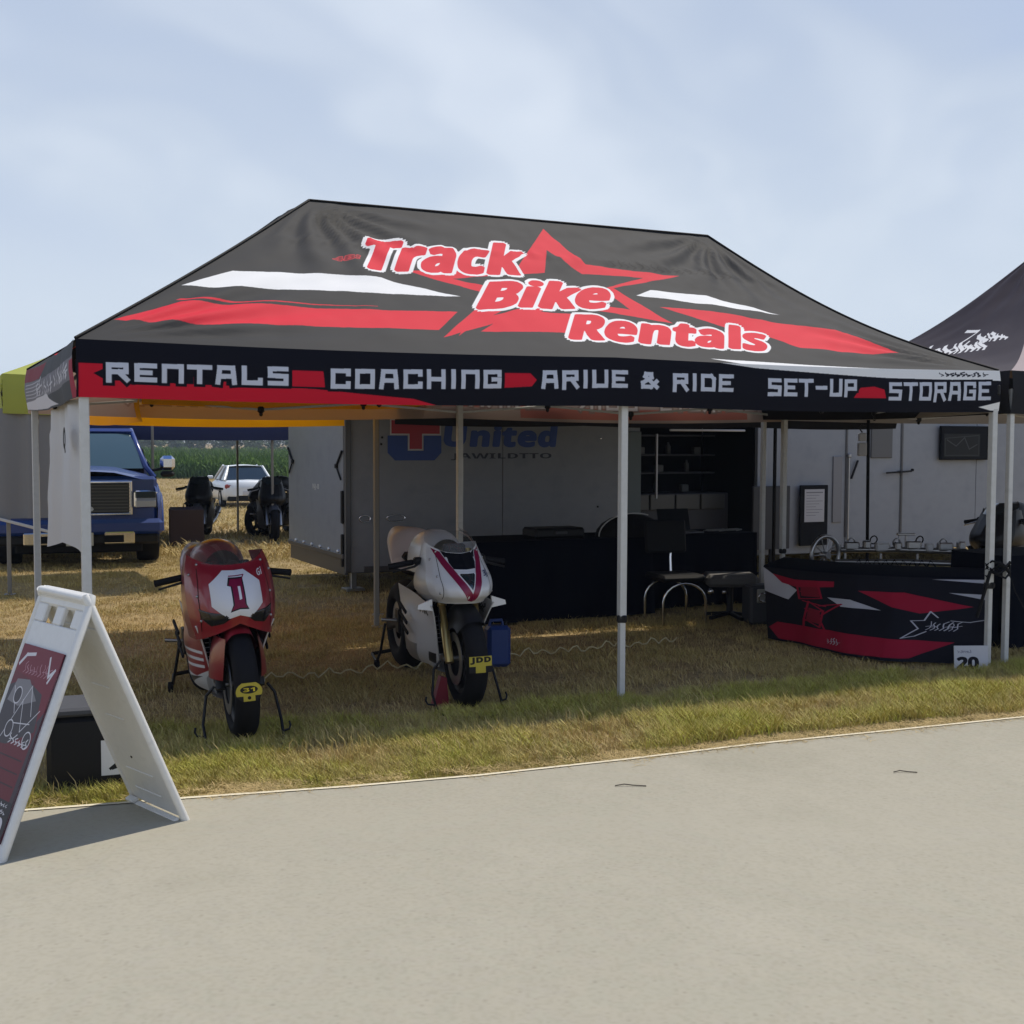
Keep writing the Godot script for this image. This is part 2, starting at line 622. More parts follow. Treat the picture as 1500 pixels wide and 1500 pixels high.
	cv = Canvas.new(Vector2(6.06, 0.3), Vector2(-0.01, -0.295), 2048, navy)
	cv.poly(V2([0.0, -0.12, 0.17, -0.12, 0.07, -0.17, 0.13, -0.205, 0.57, -0.21, 1.19, -0.215, 1.75, -0.26, 1.9, -0.3, 0.0, -0.3]), vred)
	for x in [0.56, 0.69]:
		cv.poly(V2([x, -0.22, x, -0.17, x + 0.035, -0.175, x + 0.035, -0.22]), vred)
	cv.poly(V2([1.07, -0.115, 1.24, -0.115, 1.25, -0.205, 1.07, -0.205]), vred)
	cv.poly(V2([2.3, -0.1, 2.46, -0.1, 2.5, -0.14, 2.47, -0.18, 2.3, -0.19]), vred)
	cv.poly(V2([4.79, -0.2, 4.84, -0.13, 4.95, -0.12, 5.03, -0.14, 5.05, -0.2]), vred)
	cv.poly(V2([3.7, 0.01, 6.06, 0.01, 6.06, -0.07, 5.06, -0.06, 4.02, -0.02]), white)
	techno(cv, "RENTALS", 0.13, 1.05, -0.205, -0.115, -0.2, -0.1, ink, navy)
	techno(cv, "COACHING", 1.28, 2.28, -0.21, -0.1, -0.19, -0.085, ink, navy)
	techno(cv, "ARIUE", 2.53, 3.1, -0.19, -0.085, -0.18, -0.075, ink, navy)
	techno(cv, "&", 3.19, 3.31, -0.18, -0.08, -0.18, -0.08, ink, navy)
	techno(cv, "RIDE", 3.41, 3.85, -0.185, -0.08, -0.18, -0.07, ink, navy)
	techno(cv, "SET-UP", 4.11, 4.81, -0.2, -0.085, -0.19, -0.075, ink, navy)
	techno(cv, "STORAGE", 5.07, 5.96, -0.215, -0.09, -0.21, -0.075, ink, navy)
	scrawl(cv, Vector2(5.5, -0.04), Vector2(0.42, 0.03), 9, 0.007, navy, 0.3)
	cv.poly(V2([5.86, -0.26, 6.06, -0.22, 6.06, -0.29, 5.97, -0.285]), white)
	M.valance_print = print_mat(cv.texture(), 0.8)
	M.valance_print.metallic_specular = 0.25
	rows = skirt(fl, fr, 0.285, 120, 2.0, 0.015)
	cloth_part("valance", rows, plain_uvs(rows), M.valance_print, t, "front valance with the words in square letters")
	cv = Canvas.new(Vector2(3.1, 0.3), Vector2(0, 0), 1024, lin(Color(0.055, 0.062, 0.075)))
	cv.poly(V2([0.0, 0.3, 1.6, 0.3, 1.2, 0.21, 0.0, 0.2]), lin(Color(0.2, 0.03, 0.05)))
	cv.poly(V2([0.0, 0.2, 3.1, 0.215, 3.1, 0.1, 0.0, 0.055]), lin(Color(0.16, 0.16, 0.19)))
	cv.poly(V2([0.0, 0.05, 1.6, 0.1, 1.9, 0.05, 2.2, 0.01, 0.0, 0.0]), lin(Color(0.55, 0.55, 0.6)))
	for k in 5:
		cv.line([Vector2(0.1, 0.08 + k * 0.024), Vector2(1.25, 0.1 + k * 0.024)], 0.007, lin(Color(0.4, 0.4, 0.45)))
	scrawl(cv, Vector2(1.0, 0.1), Vector2(1.0, 0.12), 8, 0.016, lin(Color(0.5, 0.5, 0.55)), 0.6)
	scrawl(cv, Vector2(2.1, 0.12), Vector2(0.75, 0.1), 8, 0.016, lin(Color(0.5, 0.5, 0.55)), 0.6)
	cv.poly(V2([2.95, 0.2, 3.1, 0.2, 3.1, 0.0, 2.95, 0.0]), lin(Color(0.3, 0.02, 0.05)))
	M.valance_side = print_mat(cv.texture(), 0.7)
	rows = skirt(bl, fl, 0.285, 50, 1.0, 0.03)
	cloth_part("valance", rows, plain_uvs(rows), M.valance_side, t, "left valance with scrawled pale lettering")
	rows = skirt(fr, br, 0.285, 40, 1.0, 0.03)
	cloth_part("valance", rows, [], M.tan_cloth, t)
	# the rear valance, seen from inside with the sun behind it and its print showing through in reverse
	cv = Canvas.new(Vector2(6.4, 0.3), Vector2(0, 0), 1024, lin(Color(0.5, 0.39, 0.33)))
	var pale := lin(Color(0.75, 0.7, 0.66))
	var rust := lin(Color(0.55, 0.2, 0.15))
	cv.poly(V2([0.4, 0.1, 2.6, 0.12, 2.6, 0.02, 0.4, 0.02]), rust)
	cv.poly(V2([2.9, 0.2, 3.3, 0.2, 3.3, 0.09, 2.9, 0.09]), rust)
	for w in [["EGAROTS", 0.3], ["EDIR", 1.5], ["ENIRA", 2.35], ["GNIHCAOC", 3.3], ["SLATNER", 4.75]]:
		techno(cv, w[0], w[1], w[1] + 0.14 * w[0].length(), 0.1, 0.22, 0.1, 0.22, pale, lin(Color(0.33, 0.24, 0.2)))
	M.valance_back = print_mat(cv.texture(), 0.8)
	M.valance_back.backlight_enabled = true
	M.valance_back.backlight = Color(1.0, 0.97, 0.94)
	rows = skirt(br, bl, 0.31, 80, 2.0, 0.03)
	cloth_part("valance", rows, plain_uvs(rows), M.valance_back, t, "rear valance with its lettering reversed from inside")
	# frame
	var feet := [P(-2.13, 0, 6.25), P(0.667, 0, 7.55), P(3.33, 0, 8.7), P(-3.42, 0, 9.0), P(-0.43, 0, 10.25), P(2.47, 0, 11.4)]
	var i := 0
	for f in feet:
		tent_leg(t, f, Vector3(f.x, 1.98, f.z), M.leg_paint, 0.046, [0.0, 0.26, 0.3, 0.16, 0.3, 0.3][i])
		i += 1
	for e in [[0, 1], [1, 2], [3, 4], [4, 5], [0, 3], [2, 5]]:
		truss(t, feet[e[0]], feet[e[1]], 1.94, 1.82, M.leg_paint)
	for e in [[Vector3(feet[1].x, 1.9, feet[1].z), p1], [Vector3(feet[4].x, 1.9, feet[4].z), p2]]:
		pass
	var ridge := mb()
	ridge.bar(p1 - Vector3.UP * 0.05, p2 - Vector3.UP * 0.05, 0.03, 0.03, 0.003)
	part("ridge_bar", ridge, M.leg_paint, t)

func small_tent(t: Node3D, c: Array, eave: float, val: Variant, peak: Vector3, o: Dictionary) -> void:
	# c: front left, front right, back right, back left in plan; one peak
	var q := []
	for p in c:
		q.append(Vector3(p.x, eave, p.z))
	var mats: Array = o.roof
	var vals: Array = o.val
	for k in 4:
		var a: Vector3 = q[k]
		var b: Vector3 = q[(k + 1) % 4]
		var rows := cloth(a, b, peak, peak, 28, 24, {"sag_l": o.get("sag", 0.05), "sag_r": o.get("sag", 0.05), "sag": 0.02, "fold": 0.006})
		cloth_part("roof_panel", rows, plain_uvs(rows), mats[k], t)
		if vals[k]:
			rows = skirt(a, b, val[k] if val is Array else val, 40, 1.0, 0.02)
			cloth_part("valance", rows, plain_uvs(rows), vals[k], t)
	for k in 4:
		if k in o.get("skip_legs", []):
			continue
		var f: Vector3 = c[k]
		var inward: Vector3 = (((c[0] + c[2]) * 0.5) - f).normalized() * 0.05
		f += inward
		tent_leg(t, f, Vector3(f.x, eave - 0.06, f.z), o.get("leg", M.leg_paint), 0.04)
	if o.get("truss", true):
		for k in 4:
			var a: Vector3 = c[k]
			var b: Vector3 = c[(k + 1) % 4]
			truss(t, a.lerp((a + c[(k + 2) % 4]) * 0.5, 0.04), b.lerp((b + c[(k + 3) % 4]) * 0.5, 0.04), eave - 0.1, eave - 0.28, o.get("leg", M.leg_paint))

func other_tents() -> void:
	# the tent on the right
	var red_black := lin(Color(0.032, 0.024, 0.03))
	var cv := Canvas.new(Vector2(1, 1), Vector2(0, 0), 512, red_black)
	var white := lin(Color(0.7, 0.7, 0.7))
	scrawl(cv, Vector2(0.36, 0.43), Vector2(0.42, 0.09), 11, 0.02, white, -0.9)
	scrawl(cv, Vector2(0.66, 0.5), Vector2(0.22, 0.06), 6, 0.018, white, -0.9)
	cv.line([Vector2(0.44, 0.6), Vector2(0.56, 0.595), Vector2(0.52, 0.53)], 0.016, white)
	M.side_roof = print_mat(cv.texture(), 0.55)
	var a := 0.4347
	var along := Vector3(cos(a), 0, -sin(a))
	var deep := Vector3(-sin(a), 0, -cos(a))
	var c0 := P(3.47, 0, 8.76)
	var c := [c0, c0 + along * 3.75, c0 + along * 3.75 + deep * 3.0, c0 + deep * 3.0 + along * 0.05]
	var t := world_thing("canopy_tent", "dark plum canopy tent on the right with steep pointed roof and white brush lettering", "tent", c0)
	var mid: Vector3 = (c[0] + c[2]) * 0.5
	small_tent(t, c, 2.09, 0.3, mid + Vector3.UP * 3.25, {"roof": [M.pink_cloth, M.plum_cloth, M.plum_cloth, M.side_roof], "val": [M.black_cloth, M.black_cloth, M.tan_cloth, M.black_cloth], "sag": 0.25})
	# the yellow one behind the big tent
	var y0 := P(-1.15, 0, 10.6)
	var d := deep * 0.55
	c = [y0 - along * 2.1 - d + along * 0.1, y0 - d + along * 0.25, y0 + along * 0.02 + deep * 0.95, y0 - along * 2.3 + deep * 0.95]
	t = world_thing("canopy_tent", "low yellow canopy tent close behind the big black tent", "tent", y0)
	small_tent(t, c, 1.95, [0.1, 0.16, 0.23, 0.23], (c[0] + c[2]) * 0.5 + Vector3.UP * 2.7, {"roof": [M.yellow_cloth, M.yellow_cloth, M.yellow_cloth, M.yellow_cloth], "val": [M.yellow_cloth, M.yellow_cloth, M.yellow_cloth, M.yellow_cloth], "skip_legs": [0, 1, 2, 3], "truss": false, "leg": M.grey_leg})
	tent_leg(t, y0, y0 + Vector3.UP * 1.86, M.grey_leg, 0.04)
	# lime tent at the far left
	var l0 := P(-5.15, 0, 12.7)
	c = [l0, l0 + along * 2.4, l0 + along * 2.4 + deep * 2.4, l0 + deep * 2.4]
	t = world_thing("canopy_tent", "lime green canopy tent at the left edge behind the big black tent", "tent", l0)
	small_tent(t, c, 2.25, 0.4, (c[0] + c[2]) * 0.5 + Vector3.UP * 2.9, {"roof": [M.lime_cloth, M.lime_cloth, M.lime_cloth, M.lime_cloth], "val": [M.lime_cloth, M.lime_cloth, M.lime_cloth, M.lime_cloth], "leg": M.grey_leg, "skip_legs": [1, 2, 3]})
	# navy tent over the dark bikes
	var n0 := P(-6.9, gy(18.7), 18.4)
	c = [n0, P(-2.35, gy(20.0), 20.0), P(-3.4, gy(23.0), 23.4), P(-8.0, gy(22.0), 21.7)]
	t = world_thing("canopy_tent", "navy blue canopy tent over the parked black motorcycles", "tent", n0)
	small_tent(t, c, 1.93, 0.33, (c[0] + c[2]) * 0.5 + Vector3.UP * 2.7, {"roof": [M.navy_cloth, M.navy_cloth, M.navy_cloth, M.navy_cloth], "val": [M.navy_cloth, M.navy_cloth, M.navy_cloth, M.navy_cloth], "leg": M.grey_leg, "skip_legs": [0, 1, 2, 3], "truss": false})
	for q in [[-5.29, 18.45], [-4.93, 22.5], [-3.75, 19.6], [-7.6, 21.6]]:
		tent_leg(t, P(q[0], gy(q[1]), q[1]), P(q[0], 1.88, q[1]), M.grey_leg, 0.035)
	# black awning between the big tent and the trailer
	var w0 := P(-0.95, 0, 10.14)
	c = [w0, w0 + along * 5.2, w0 + along * 5.2 + deep * 2.85, w0 + deep * 2.85]
	t = world_thing("awning", "flat black awning between the black tent and the grey trailer", "awning", w0)
	var q := []
	for p in c:
		q.append(p + Vector3.UP * 1.93)
	var rows := cloth(q[0], q[1], q[2] + Vector3.UP * 0.25, q[3] + Vector3.UP * 0.25, 40, 12, {"sag": 0.05, "sag_l": 0.02, "sag_r": 0.02})
	cloth_part("roof_panel", rows, [], M.black_cloth, t)
	rows = skirt(q[0], q[1], 0.21, 60, 3.0, 0.015)
	cloth_part("valance", rows, [], M.black_cloth, t)
	for k in [0, 1]:
		var lf: Vector3 = c[k] + deep * 1.2 + along * (0.26 if k == 0 else -0.55)
		tent_leg(t, lf, lf + Vector3.UP * 1.93, M.black_trim, 0.03)

func make_sky() -> PanoramaSkyMaterial:
	var w := 1024
	var h := 512
	var im := Image.create_empty(w, h, false, Image.FORMAT_RGBF)
	var n := FastNoiseLite.new()
	n.seed = 5
	n.frequency = 1.0
	n.fractal_octaves = 5
	var n2 := FastNoiseLite.new()
	n2.seed = 21
	n2.frequency = 1.0
	n2.fractal_octaves = 4
	var low := Color8(198, 210, 224).srgb_to_linear()
	var high := Color8(72, 106, 168).srgb_to_linear()
	var cloud := Color8(222, 230, 240).srgb_to_linear()
	var ground := Color8(150, 146, 128).srgb_to_linear()
	for y in h:
		var el := (0.5 - (y + 0.5) / h) * PI
		for x in w:
			var az := (x + 0.5) / w * TAU
			var c: Color
			if el < 0.0:
				c = ground
			else:
				var d := Vector3(cos(el) * cos(az), sin(el), cos(el) * sin(az))
				var q := Vector3(d.x, 0, d.z) / (d.y + 0.22)
				var warp := n2.get_noise_3d(q.x * 0.5, 2.0, q.z * 0.5) * 0.8
				var f := n.get_noise_3d(q.x * 0.42 + warp, 0.0, q.z * 0.9 + warp) * 0.5 + 0.5
				var g := n2.get_noise_3d(q.x * 1.7, 7.0, q.z * 2.6) * 0.5 + 0.5
				var t := 0.22 * smoothstep(0.08, 0.33, el) + 0.78 * smoothstep(0.22, 1.15, el)
				c = low.lerp(high, t)
				var cover := smoothstep(0.42, 0.68, f) * 0.75 + smoothstep(0.5, 0.8, g) * 0.25
				c = c.lerp(cloud, cover * smoothstep(0.02, 0.2, el) * 0.62 * smoothstep(1.0, 0.3, el))
				c = c.lerp(Color8(168, 185, 214).srgb_to_linear(), smoothstep(0.52, 0.25, f) * 0.6 * smoothstep(0.08, 0.25, el))
			im.set_pixel(x, y, c)
	var m := PanoramaSkyMaterial.new()
	m.panorama = ImageTexture.create_from_image(im)
	m.energy_multiplier = 1.0
	return m

func materials() -> void:
	M.steel = mat(0.35, 0.35, 0.36, 0.35, 0.9)
	M.chrome = mat(0.75, 0.75, 0.77, 0.12, 1.0)
	M.black_plastic = mat(0.009, 0.009, 0.01, 0.45, 0.0, 0.35)
	M.black_trim = mat(0.008, 0.008, 0.009, 0.6, 0.0, 0.25)
	M.rubber = mat(0.01, 0.01, 0.012, 0.75, 0.0, 0.25)
	M.leg_paint = tri_tex(mat(0.5, 0.5, 0.49, 0.45), noise_tex(3, 0.02, [Color(0.42, 0.42, 0.41), Color(0.54, 0.54, 0.53), Color(0.5, 0.5, 0.48), Color(0.56, 0.56, 0.55)], 4, 256), 1.5)
	M.grey_leg = mat(0.2, 0.19, 0.17, 0.5)
	var weave := noise_tex(8, 0.35, [], 2, 256, true, 1.5)
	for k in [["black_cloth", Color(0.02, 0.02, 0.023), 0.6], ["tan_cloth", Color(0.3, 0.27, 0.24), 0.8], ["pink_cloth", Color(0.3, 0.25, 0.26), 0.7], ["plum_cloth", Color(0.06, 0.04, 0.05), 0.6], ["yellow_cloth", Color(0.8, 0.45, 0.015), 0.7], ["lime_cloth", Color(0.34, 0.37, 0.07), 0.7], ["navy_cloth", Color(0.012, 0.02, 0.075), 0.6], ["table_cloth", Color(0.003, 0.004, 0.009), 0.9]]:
		var m: StandardMaterial3D = mat(k[1].r, k[1].g, k[1].b, k[2])
		m.metallic_specular = 0.18 if k[0] in ["table_cloth", "black_cloth"] else 0.4
		m.normal_enabled = true
		m.normal_texture = weave
		m.normal_scale = 0.4
		m.uv1_triplanar = true
		m.uv1_world_triplanar = true
		m.uv1_scale = Vector3.ONE * 3.0
		M[k[0]] = m
	for k in ["yellow_cloth", "lime_cloth", "tan_cloth", "pink_cloth"]:
		M[k].backlight_enabled = true
		M[k].backlight = M[k].albedo_color.darkened(0.25)
	M.yellow_cloth.backlight = Color(1.0, 0.74, 0.08)
	M.concrete = tri_tex(mat(1, 1, 1, 0.85, 0.0, 0.3), noise_tex(11, 0.006, [Color(0.335, 0.315, 0.25), Color(0.375, 0.35, 0.282), Color(0.36, 0.338, 0.272), Color(0.39, 0.364, 0.295)], 6, 1024), 0.09, noise_tex(12, 0.12, [], 5, 512, true, 3.0), 0.1)
	M.concrete.detail_enabled = true
	M.concrete.detail_blend_mode = BaseMaterial3D.BLEND_MODE_MUL
	M.concrete.detail_albedo = noise_tex(13, 0.3, [Color(0.7, 0.69, 0.67), Color(0.96, 0.96, 0.95), Color(1, 1, 1), Color(0.9, 0.9, 0.88), Color(1, 1, 1)], 2, 1024)
	M.concrete.uv2_triplanar = true
	M.concrete.uv2_world_triplanar = true
	M.concrete.uv2_scale = Vector3.ONE * 1.7
	M.concrete_edge = mat(0.68, 0.62, 0.47, 0.9)
	M.soil = tri_tex(mat(1, 1, 1, 0.95, 0.0, 0.2), noise_tex(14, 0.03, [Color(0.15, 0.11, 0.06), Color(0.28, 0.205, 0.105), Color(0.34, 0.255, 0.13), Color(0.22, 0.165, 0.085), Color(0.4, 0.3, 0.155)], 6, 1024), 0.35)
	M.white_plastic = tri_tex(mat(0.7, 0.7, 0.68, 0.4), noise_tex(15, 0.02, [Color(0.58, 0.575, 0.55), Color(0.7, 0.695, 0.67), Color(0.66, 0.655, 0.63), Color(0.72, 0.72, 0.7)], 5, 512), 1.1)
	M.white_plastic.backlight_enabled = true
	M.white_plastic.backlight = Color(0.16, 0.155, 0.13)
	M.trailer = tri_tex(mat(0.4, 0.4, 0.41, 0.45), noise_tex(16, 0.012, [Color(0.2, 0.215, 0.245), Color(0.245, 0.26, 0.29), Color(0.22, 0.235, 0.265)], 5, 512), 0.5)
	M.trailer_trim = mat(0.1, 0.1, 0.105, 0.4, 0.4)
	M.dark = mat(0.005, 0.006, 0.009, 0.6, 0.0, 0.25)
	M.dark_grey = mat(0.05, 0.052, 0.06, 0.6)
	M.drawer = mat(0.09, 0.09, 0.085, 0.5, 0.3)
	M.paper = mat(0.5, 0.5, 0.52, 0.8)
	M.red_paint = mat(0.22, 0.004, 0.015, 0.16)
	M.red_paint.clearcoat_enabled = true
	M.red_paint.clearcoat = 0.8
	M.white_paint = mat(0.62, 0.62, 0.63, 0.25)
	M.white_paint.clearcoat_enabled = true
	M.magenta = mat(0.2, 0.008, 0.045, 0.3)
	M.tail_white = mat(0.62, 0.5, 0.45, 0.35)
	M.gold = mat(0.45, 0.33, 0.12, 0.3, 0.8)
	M.yellow_tag = mat(0.6, 0.5, 0.04, 0.5)
	M.blue_plastic = mat(0.01, 0.035, 0.16, 0.45)
	M.truck_blue = mat(0.008, 0.035, 0.19, 0.2, 0.0, 0.5)
	M.truck_blue.clearcoat_enabled = true
	M.truck_blue.clearcoat = 0.4
	M.car_white = mat(0.62, 0.66, 0.7, 0.25)
	M.car_white.clearcoat_enabled = true
	M.glass = mat(0.02, 0.03, 0.035, 0.05, 0.0, 0.8)
	M.screen = mat(0.25, 0.24, 0.22, 0.06)
	M.screen.albedo_color.a = 0.16
	M.screen.transparency = BaseMaterial3D.TRANSPARENCY_ALPHA
	M.lamp_glass = mat(0.6, 0.6, 0.62, 0.1, 0.4)
	M.rust = mat(0.045, 0.025, 0.02, 0.8)
	M.banner_white = mat(0.46, 0.47, 0.5, 0.5)
	M.banner_white.backlight_enabled = true
	M.banner_white.backlight = Color(0.2, 0.19, 0.19)
	M.rope = mat(0.5, 0.43, 0.25, 0.7)

func setting() -> void:
	# the field: one sheet that reaches the horizon
	var b := MB.new()
	var xs := []
	for i in 41:
		var t := (i - 20) / 20.0
		xs.append(signf(t) * pow(absf(t), 2.6) * 420.0)
	var ds := [-40.0, 0.0, 3.0, 5.0, 7.0, 9.0, 12.0, 15.0, 17.0, 19.0, 21.0, 24.0, 27.0, 30.0, 33.0, 36.0, 40.0, 44.0, 52.0, 65.0, 80.0, 110.0, 160.0, 240.0, 420.0, 700.0]
	var rows := []
	for d in ds:
		var row := PackedVector3Array()
		for x in xs:
			row.append(P(x, gy(d) - 0.012, d))
		rows.append(row)
	b.grid(rows)
	var g := part("ground", b, M.soil, self)
	g.set_meta("kind", "structure")
	# the concrete: a slab with a lightly rounded rim
	b = MB.new()
	var edge := []
	for q in EDGE:
		edge.append(P(q.x, 0.0, q.y))
	var near := []
	for q in EDGE:
		near.append(P(q.x * 1.2, 0.028, -30.0))
	var prof := [[0.0, -0.12], [0.0, 0.024], [0.008, 0.034], [0.034, 0.034]]
	rows = []
	for q in near:
		pass
	var lines := []
	for pr in [[0.034, 0.03], [0.35, 0.03], [1.2, 0.03], [3.0, 0.03], [6.0, 0.03]]:
		var row := PackedVector3Array()
		for p in edge:
			row.append(p + Vector3(0.15, 0, 0.6).normalized() * pr[0] + Vector3.UP * pr[1])
		lines.append(row)
	var far_row := PackedVector3Array()
	for p in edge:
		far_row.append(Vector3(p.x * 1.3, 0.03, 40.0))
	lines.append(far_row)
	lines.reverse()
	b.grid(lines)
	var road := part("pavement", b, M.concrete, self)
	road.set_meta("kind", "structure")
	b = MB.new()
	lines = []
	for pr in prof:
		var row := PackedVector3Array()
		for p in edge:
			row.append(p + Vector3(0.15, 0, 0.6).normalized() * pr[0] + Vector3.UP * pr[1])
		lines.append(row)
	lines.reverse()
	b.grid(lines)
	part("pavement_rim", b, M.concrete_edge, road)
	grass()
	far_field()

const EDGE := [Vector2(-40, 1.0), Vector2(-14, 3.6), Vector2(-6, 4.6), Vector2(-3.4, 4.98), Vector2(-2.07, 5.2), Vector2(-1.4, 5.4), Vector2(-0.75, 5.58), Vector2(-0.156, 5.78), Vector2(0.55, 6.08), Vector2(1.239, 6.4), Vector2(2.1, 6.74), Vector2(2.924, 7.07), Vector2(5, 7.95), Vector2(9, 9.6), Vector2(20, 14.0), Vector2(45, 24.0)]

func edge_depth(x: float) -> float:
	for i in EDGE.size() - 1:
		if x <= EDGE[i + 1].x:
			return lerpf(EDGE[i].y, EDGE[i + 1].y, (x - EDGE[i].x) / (EDGE[i + 1].x - EDGE[i].x))
	return 24.0

func tuft(seed_: int, blades: int, tall: float, spread: float, lean: float, wide := 0.004) -> ArrayMesh:
	var r := RandomNumberGenerator.new()
	r.seed = seed_
	var b := MB.new()
	for i in blades:
		var a := r.randf() * TAU
		var o := Vector3(cos(a), 0, sin(a)) * spread * sqrt(r.randf())
		var h := tall * r.randf_range(0.5, 1.0)
		var dir := r.randf() * TAU
		var l := Vector3(cos(dir), 0, sin(dir)) * lean * r.randf_range(0.2, 1.0)
		var s := Vector3(-sin(dir + 0.8), 0, cos(dir + 0.8)) * wide * r.randf_range(0.7, 1.3)
		var m := o + l * 0.35 + Vector3.UP * h * 0.6
		var e := o + l + Vector3.UP * h * r.randf_range(0.75, 1.0)
		b.tri(o - s, o + s, m + s * 0.7)
		b.tri(o - s, m + s * 0.7, m - s * 0.7)
		b.tri(m - s * 0.7, m + s * 0.7, e)
	return b.mesh()

func scatter(called: String, label: String, mesh: Mesh, m: Material, places: Array, cols: Array) -> void:
	var mm := MultiMesh.new()
	mm.transform_format = MultiMesh.TRANSFORM_3D
	mm.use_colors = true
	mm.mesh = mesh
	mm.instance_count = places.size()
	for i in places.size():
		mm.set_instance_transform(i, places[i])
		mm.set_instance_color(i, cols[i])
	var o := MultiMeshInstance3D.new()
	o.name = called
	o.multimesh = mm
	o.material_override = m
	add_child(o, true)
	stuff(o, label, "grass" if "grass" in called else "plants")

func grass() -> void:
	var m := mat(1, 1, 1, 0.75, 0.0, 0.25)
	m.vertex_color_use_as_albedo = true
	m.backlight_enabled = true
	m.backlight = Color(0.22, 0.2, 0.08)
	var patch := FastNoiseLite.new()
	patch.seed = 4
	patch.frequency = 0.9
	var green := Color(0.46, 0.47, 0.085)
	var olive := Color(0.44, 0.36, 0.11)
	var straw := Color(0.55, 0.42, 0.2)
	var places := []
	var cols := []
	# the verge along the concrete
	for i in 26000:
		var x := rng.randf_range(-3.6, 5.2)
		var e := edge_depth(x)
		var off := pow(rng.randf(), 1.25) * 1.5
		var d := e + 0.02 + off
		var n := patch.get_noise_2d(x, d)
		if rng.randf() > 0.75 + n or off < 0.16 * smoothstep(0.4, 1.4, x) * (0.8 + n):
			continue
		var s := rng.randf_range(0.5, 1.15) * (0.55 if off < 0.12 else 1.0) * (1.0 + 0.5 * n) * (1.15 if x > 0.0 and off < 0.8 else 0.8)
		places.append(Transform3D(Basis(Vector3.UP, rng.randf() * TAU).scaled(Vector3(s, s, s)), P(x, -0.012, d)))
		var c := green.lerp(olive, rng.randf()).lerp(straw, clampf(0.28 - n + rng.randf_range(-0.25, 0.35), 0, 1))
		cols.append(c * rng.randf_range(0.75, 1.2))
	scatter("grass_verge", "green and straw coloured grass along the concrete edge", tuft(1, 16, 0.115, 0.05, 0.07, 0.0028), m, places, cols)
	# taller seed stalks that catch the sun
	places = []
	cols = []
	for i in 1300:
		var x := rng.randf_range(-3.4, 5.0)
		var off := rng.randf_range(0.2, 1.05)
		var d := edge_depth(x) + off
		var n := patch.get_noise_2d(x * 1.3, d + 9.0)
		if rng.randf() > 0.5 + n:
			continue
		places.append(Transform3D(Basis(Vector3.UP, rng.randf() * TAU).scaled(Vector3.ONE * rng.randf_range(0.6, 1.25)), P(x, -0.012, d)))
		cols.append(olive.lerp(straw, rng.randf()) * rng.randf_range(0.9, 1.3))
	scatter("seed_grass", "taller straw coloured grass stalks standing out of the verge", tuft(12, 6, 0.125, 0.06, 0.08, 0.0022), m, places, cols)
	# loose straw along the rim
	places = []
	cols = []
	for i in 5200:
		var x := rng.randf_range(-3.4, 4.6)
		var d := edge_depth(x) + rng.randf_range(-0.035, 0.16) - (0.1 if rng.randf() < 0.04 else 0.0)
		var n := patch.get_noise_2d(x * 1.7, 30.0)
		if rng.randf() > 0.3 + 1.2 * n + 0.5 * smoothstep(0.2, 1.4, x):
			continue
		places.append(Transform3D(Basis(Vector3.UP, rng.randf() * TAU).scaled(Vector3.ONE * rng.randf_range(0.5, 1.2)), P(x, 0.028, d)))
		cols.append(straw * rng.randf_range(0.7, 1.15))
	scatter("loose_grass", "loose straw blown along the rim of the concrete", tuft(9, 7, 0.012, 0.05, 0.09, 0.002), m, places, cols)
	# trodden grass under and behind the tents
	places = []
	cols = []
	for i in 44000:
		var d := 6.0 + pow(rng.randf(), 1.3) * 13.0
		var x := rng.randf_range(-0.62, 0.5) * d
		if d < edge_depth(x) + 0.6:
			continue
		var n := patch.get_noise_2d(x, d)
		if rng.randf() > 0.8 + n:
			continue
		var s := rng.randf_range(0.5, 1.2) * (1.0 + 0.4 * n)
		places.append(Transform3D(Basis(Vector3.UP, rng.randf() * TAU).scaled(Vector3(s, s, s)), P(x, gy(d) - 0.012, d)))
		var c := straw.lerp(olive, clampf(0.25 + n * 0.6 + rng.randf_range(-0.2, 0.2), 0, 1))
		cols.append(c * rng.randf_range(0.7, 1.1))
	scatter("dry_grass", "dry trodden straw coloured grass under and behind the tents", tuft(2, 14, 0.055, 0.07, 0.07, 0.0024), m, places, cols)
	places = []
	cols = []
	for i in 9000:
		var d := 17.0 + pow(rng.randf(), 1.2) * 60.0
		var x := rng.randf_range(-0.45, 0.3) * d
		places.append(Transform3D(Basis(Vector3.UP, rng.randf() * TAU).scaled(Vector3.ONE * rng.randf_range(0.6, 1.4)), P(x, gy(d) - 0.012, d)))
		cols.append(straw.lerp(olive, rng.randf() * 0.5))
	scatter("field_grass", "pale dry grass of the open field behind", tuft(3, 16, 0.12, 0.3, 0.12, 0.008), m, places, cols)

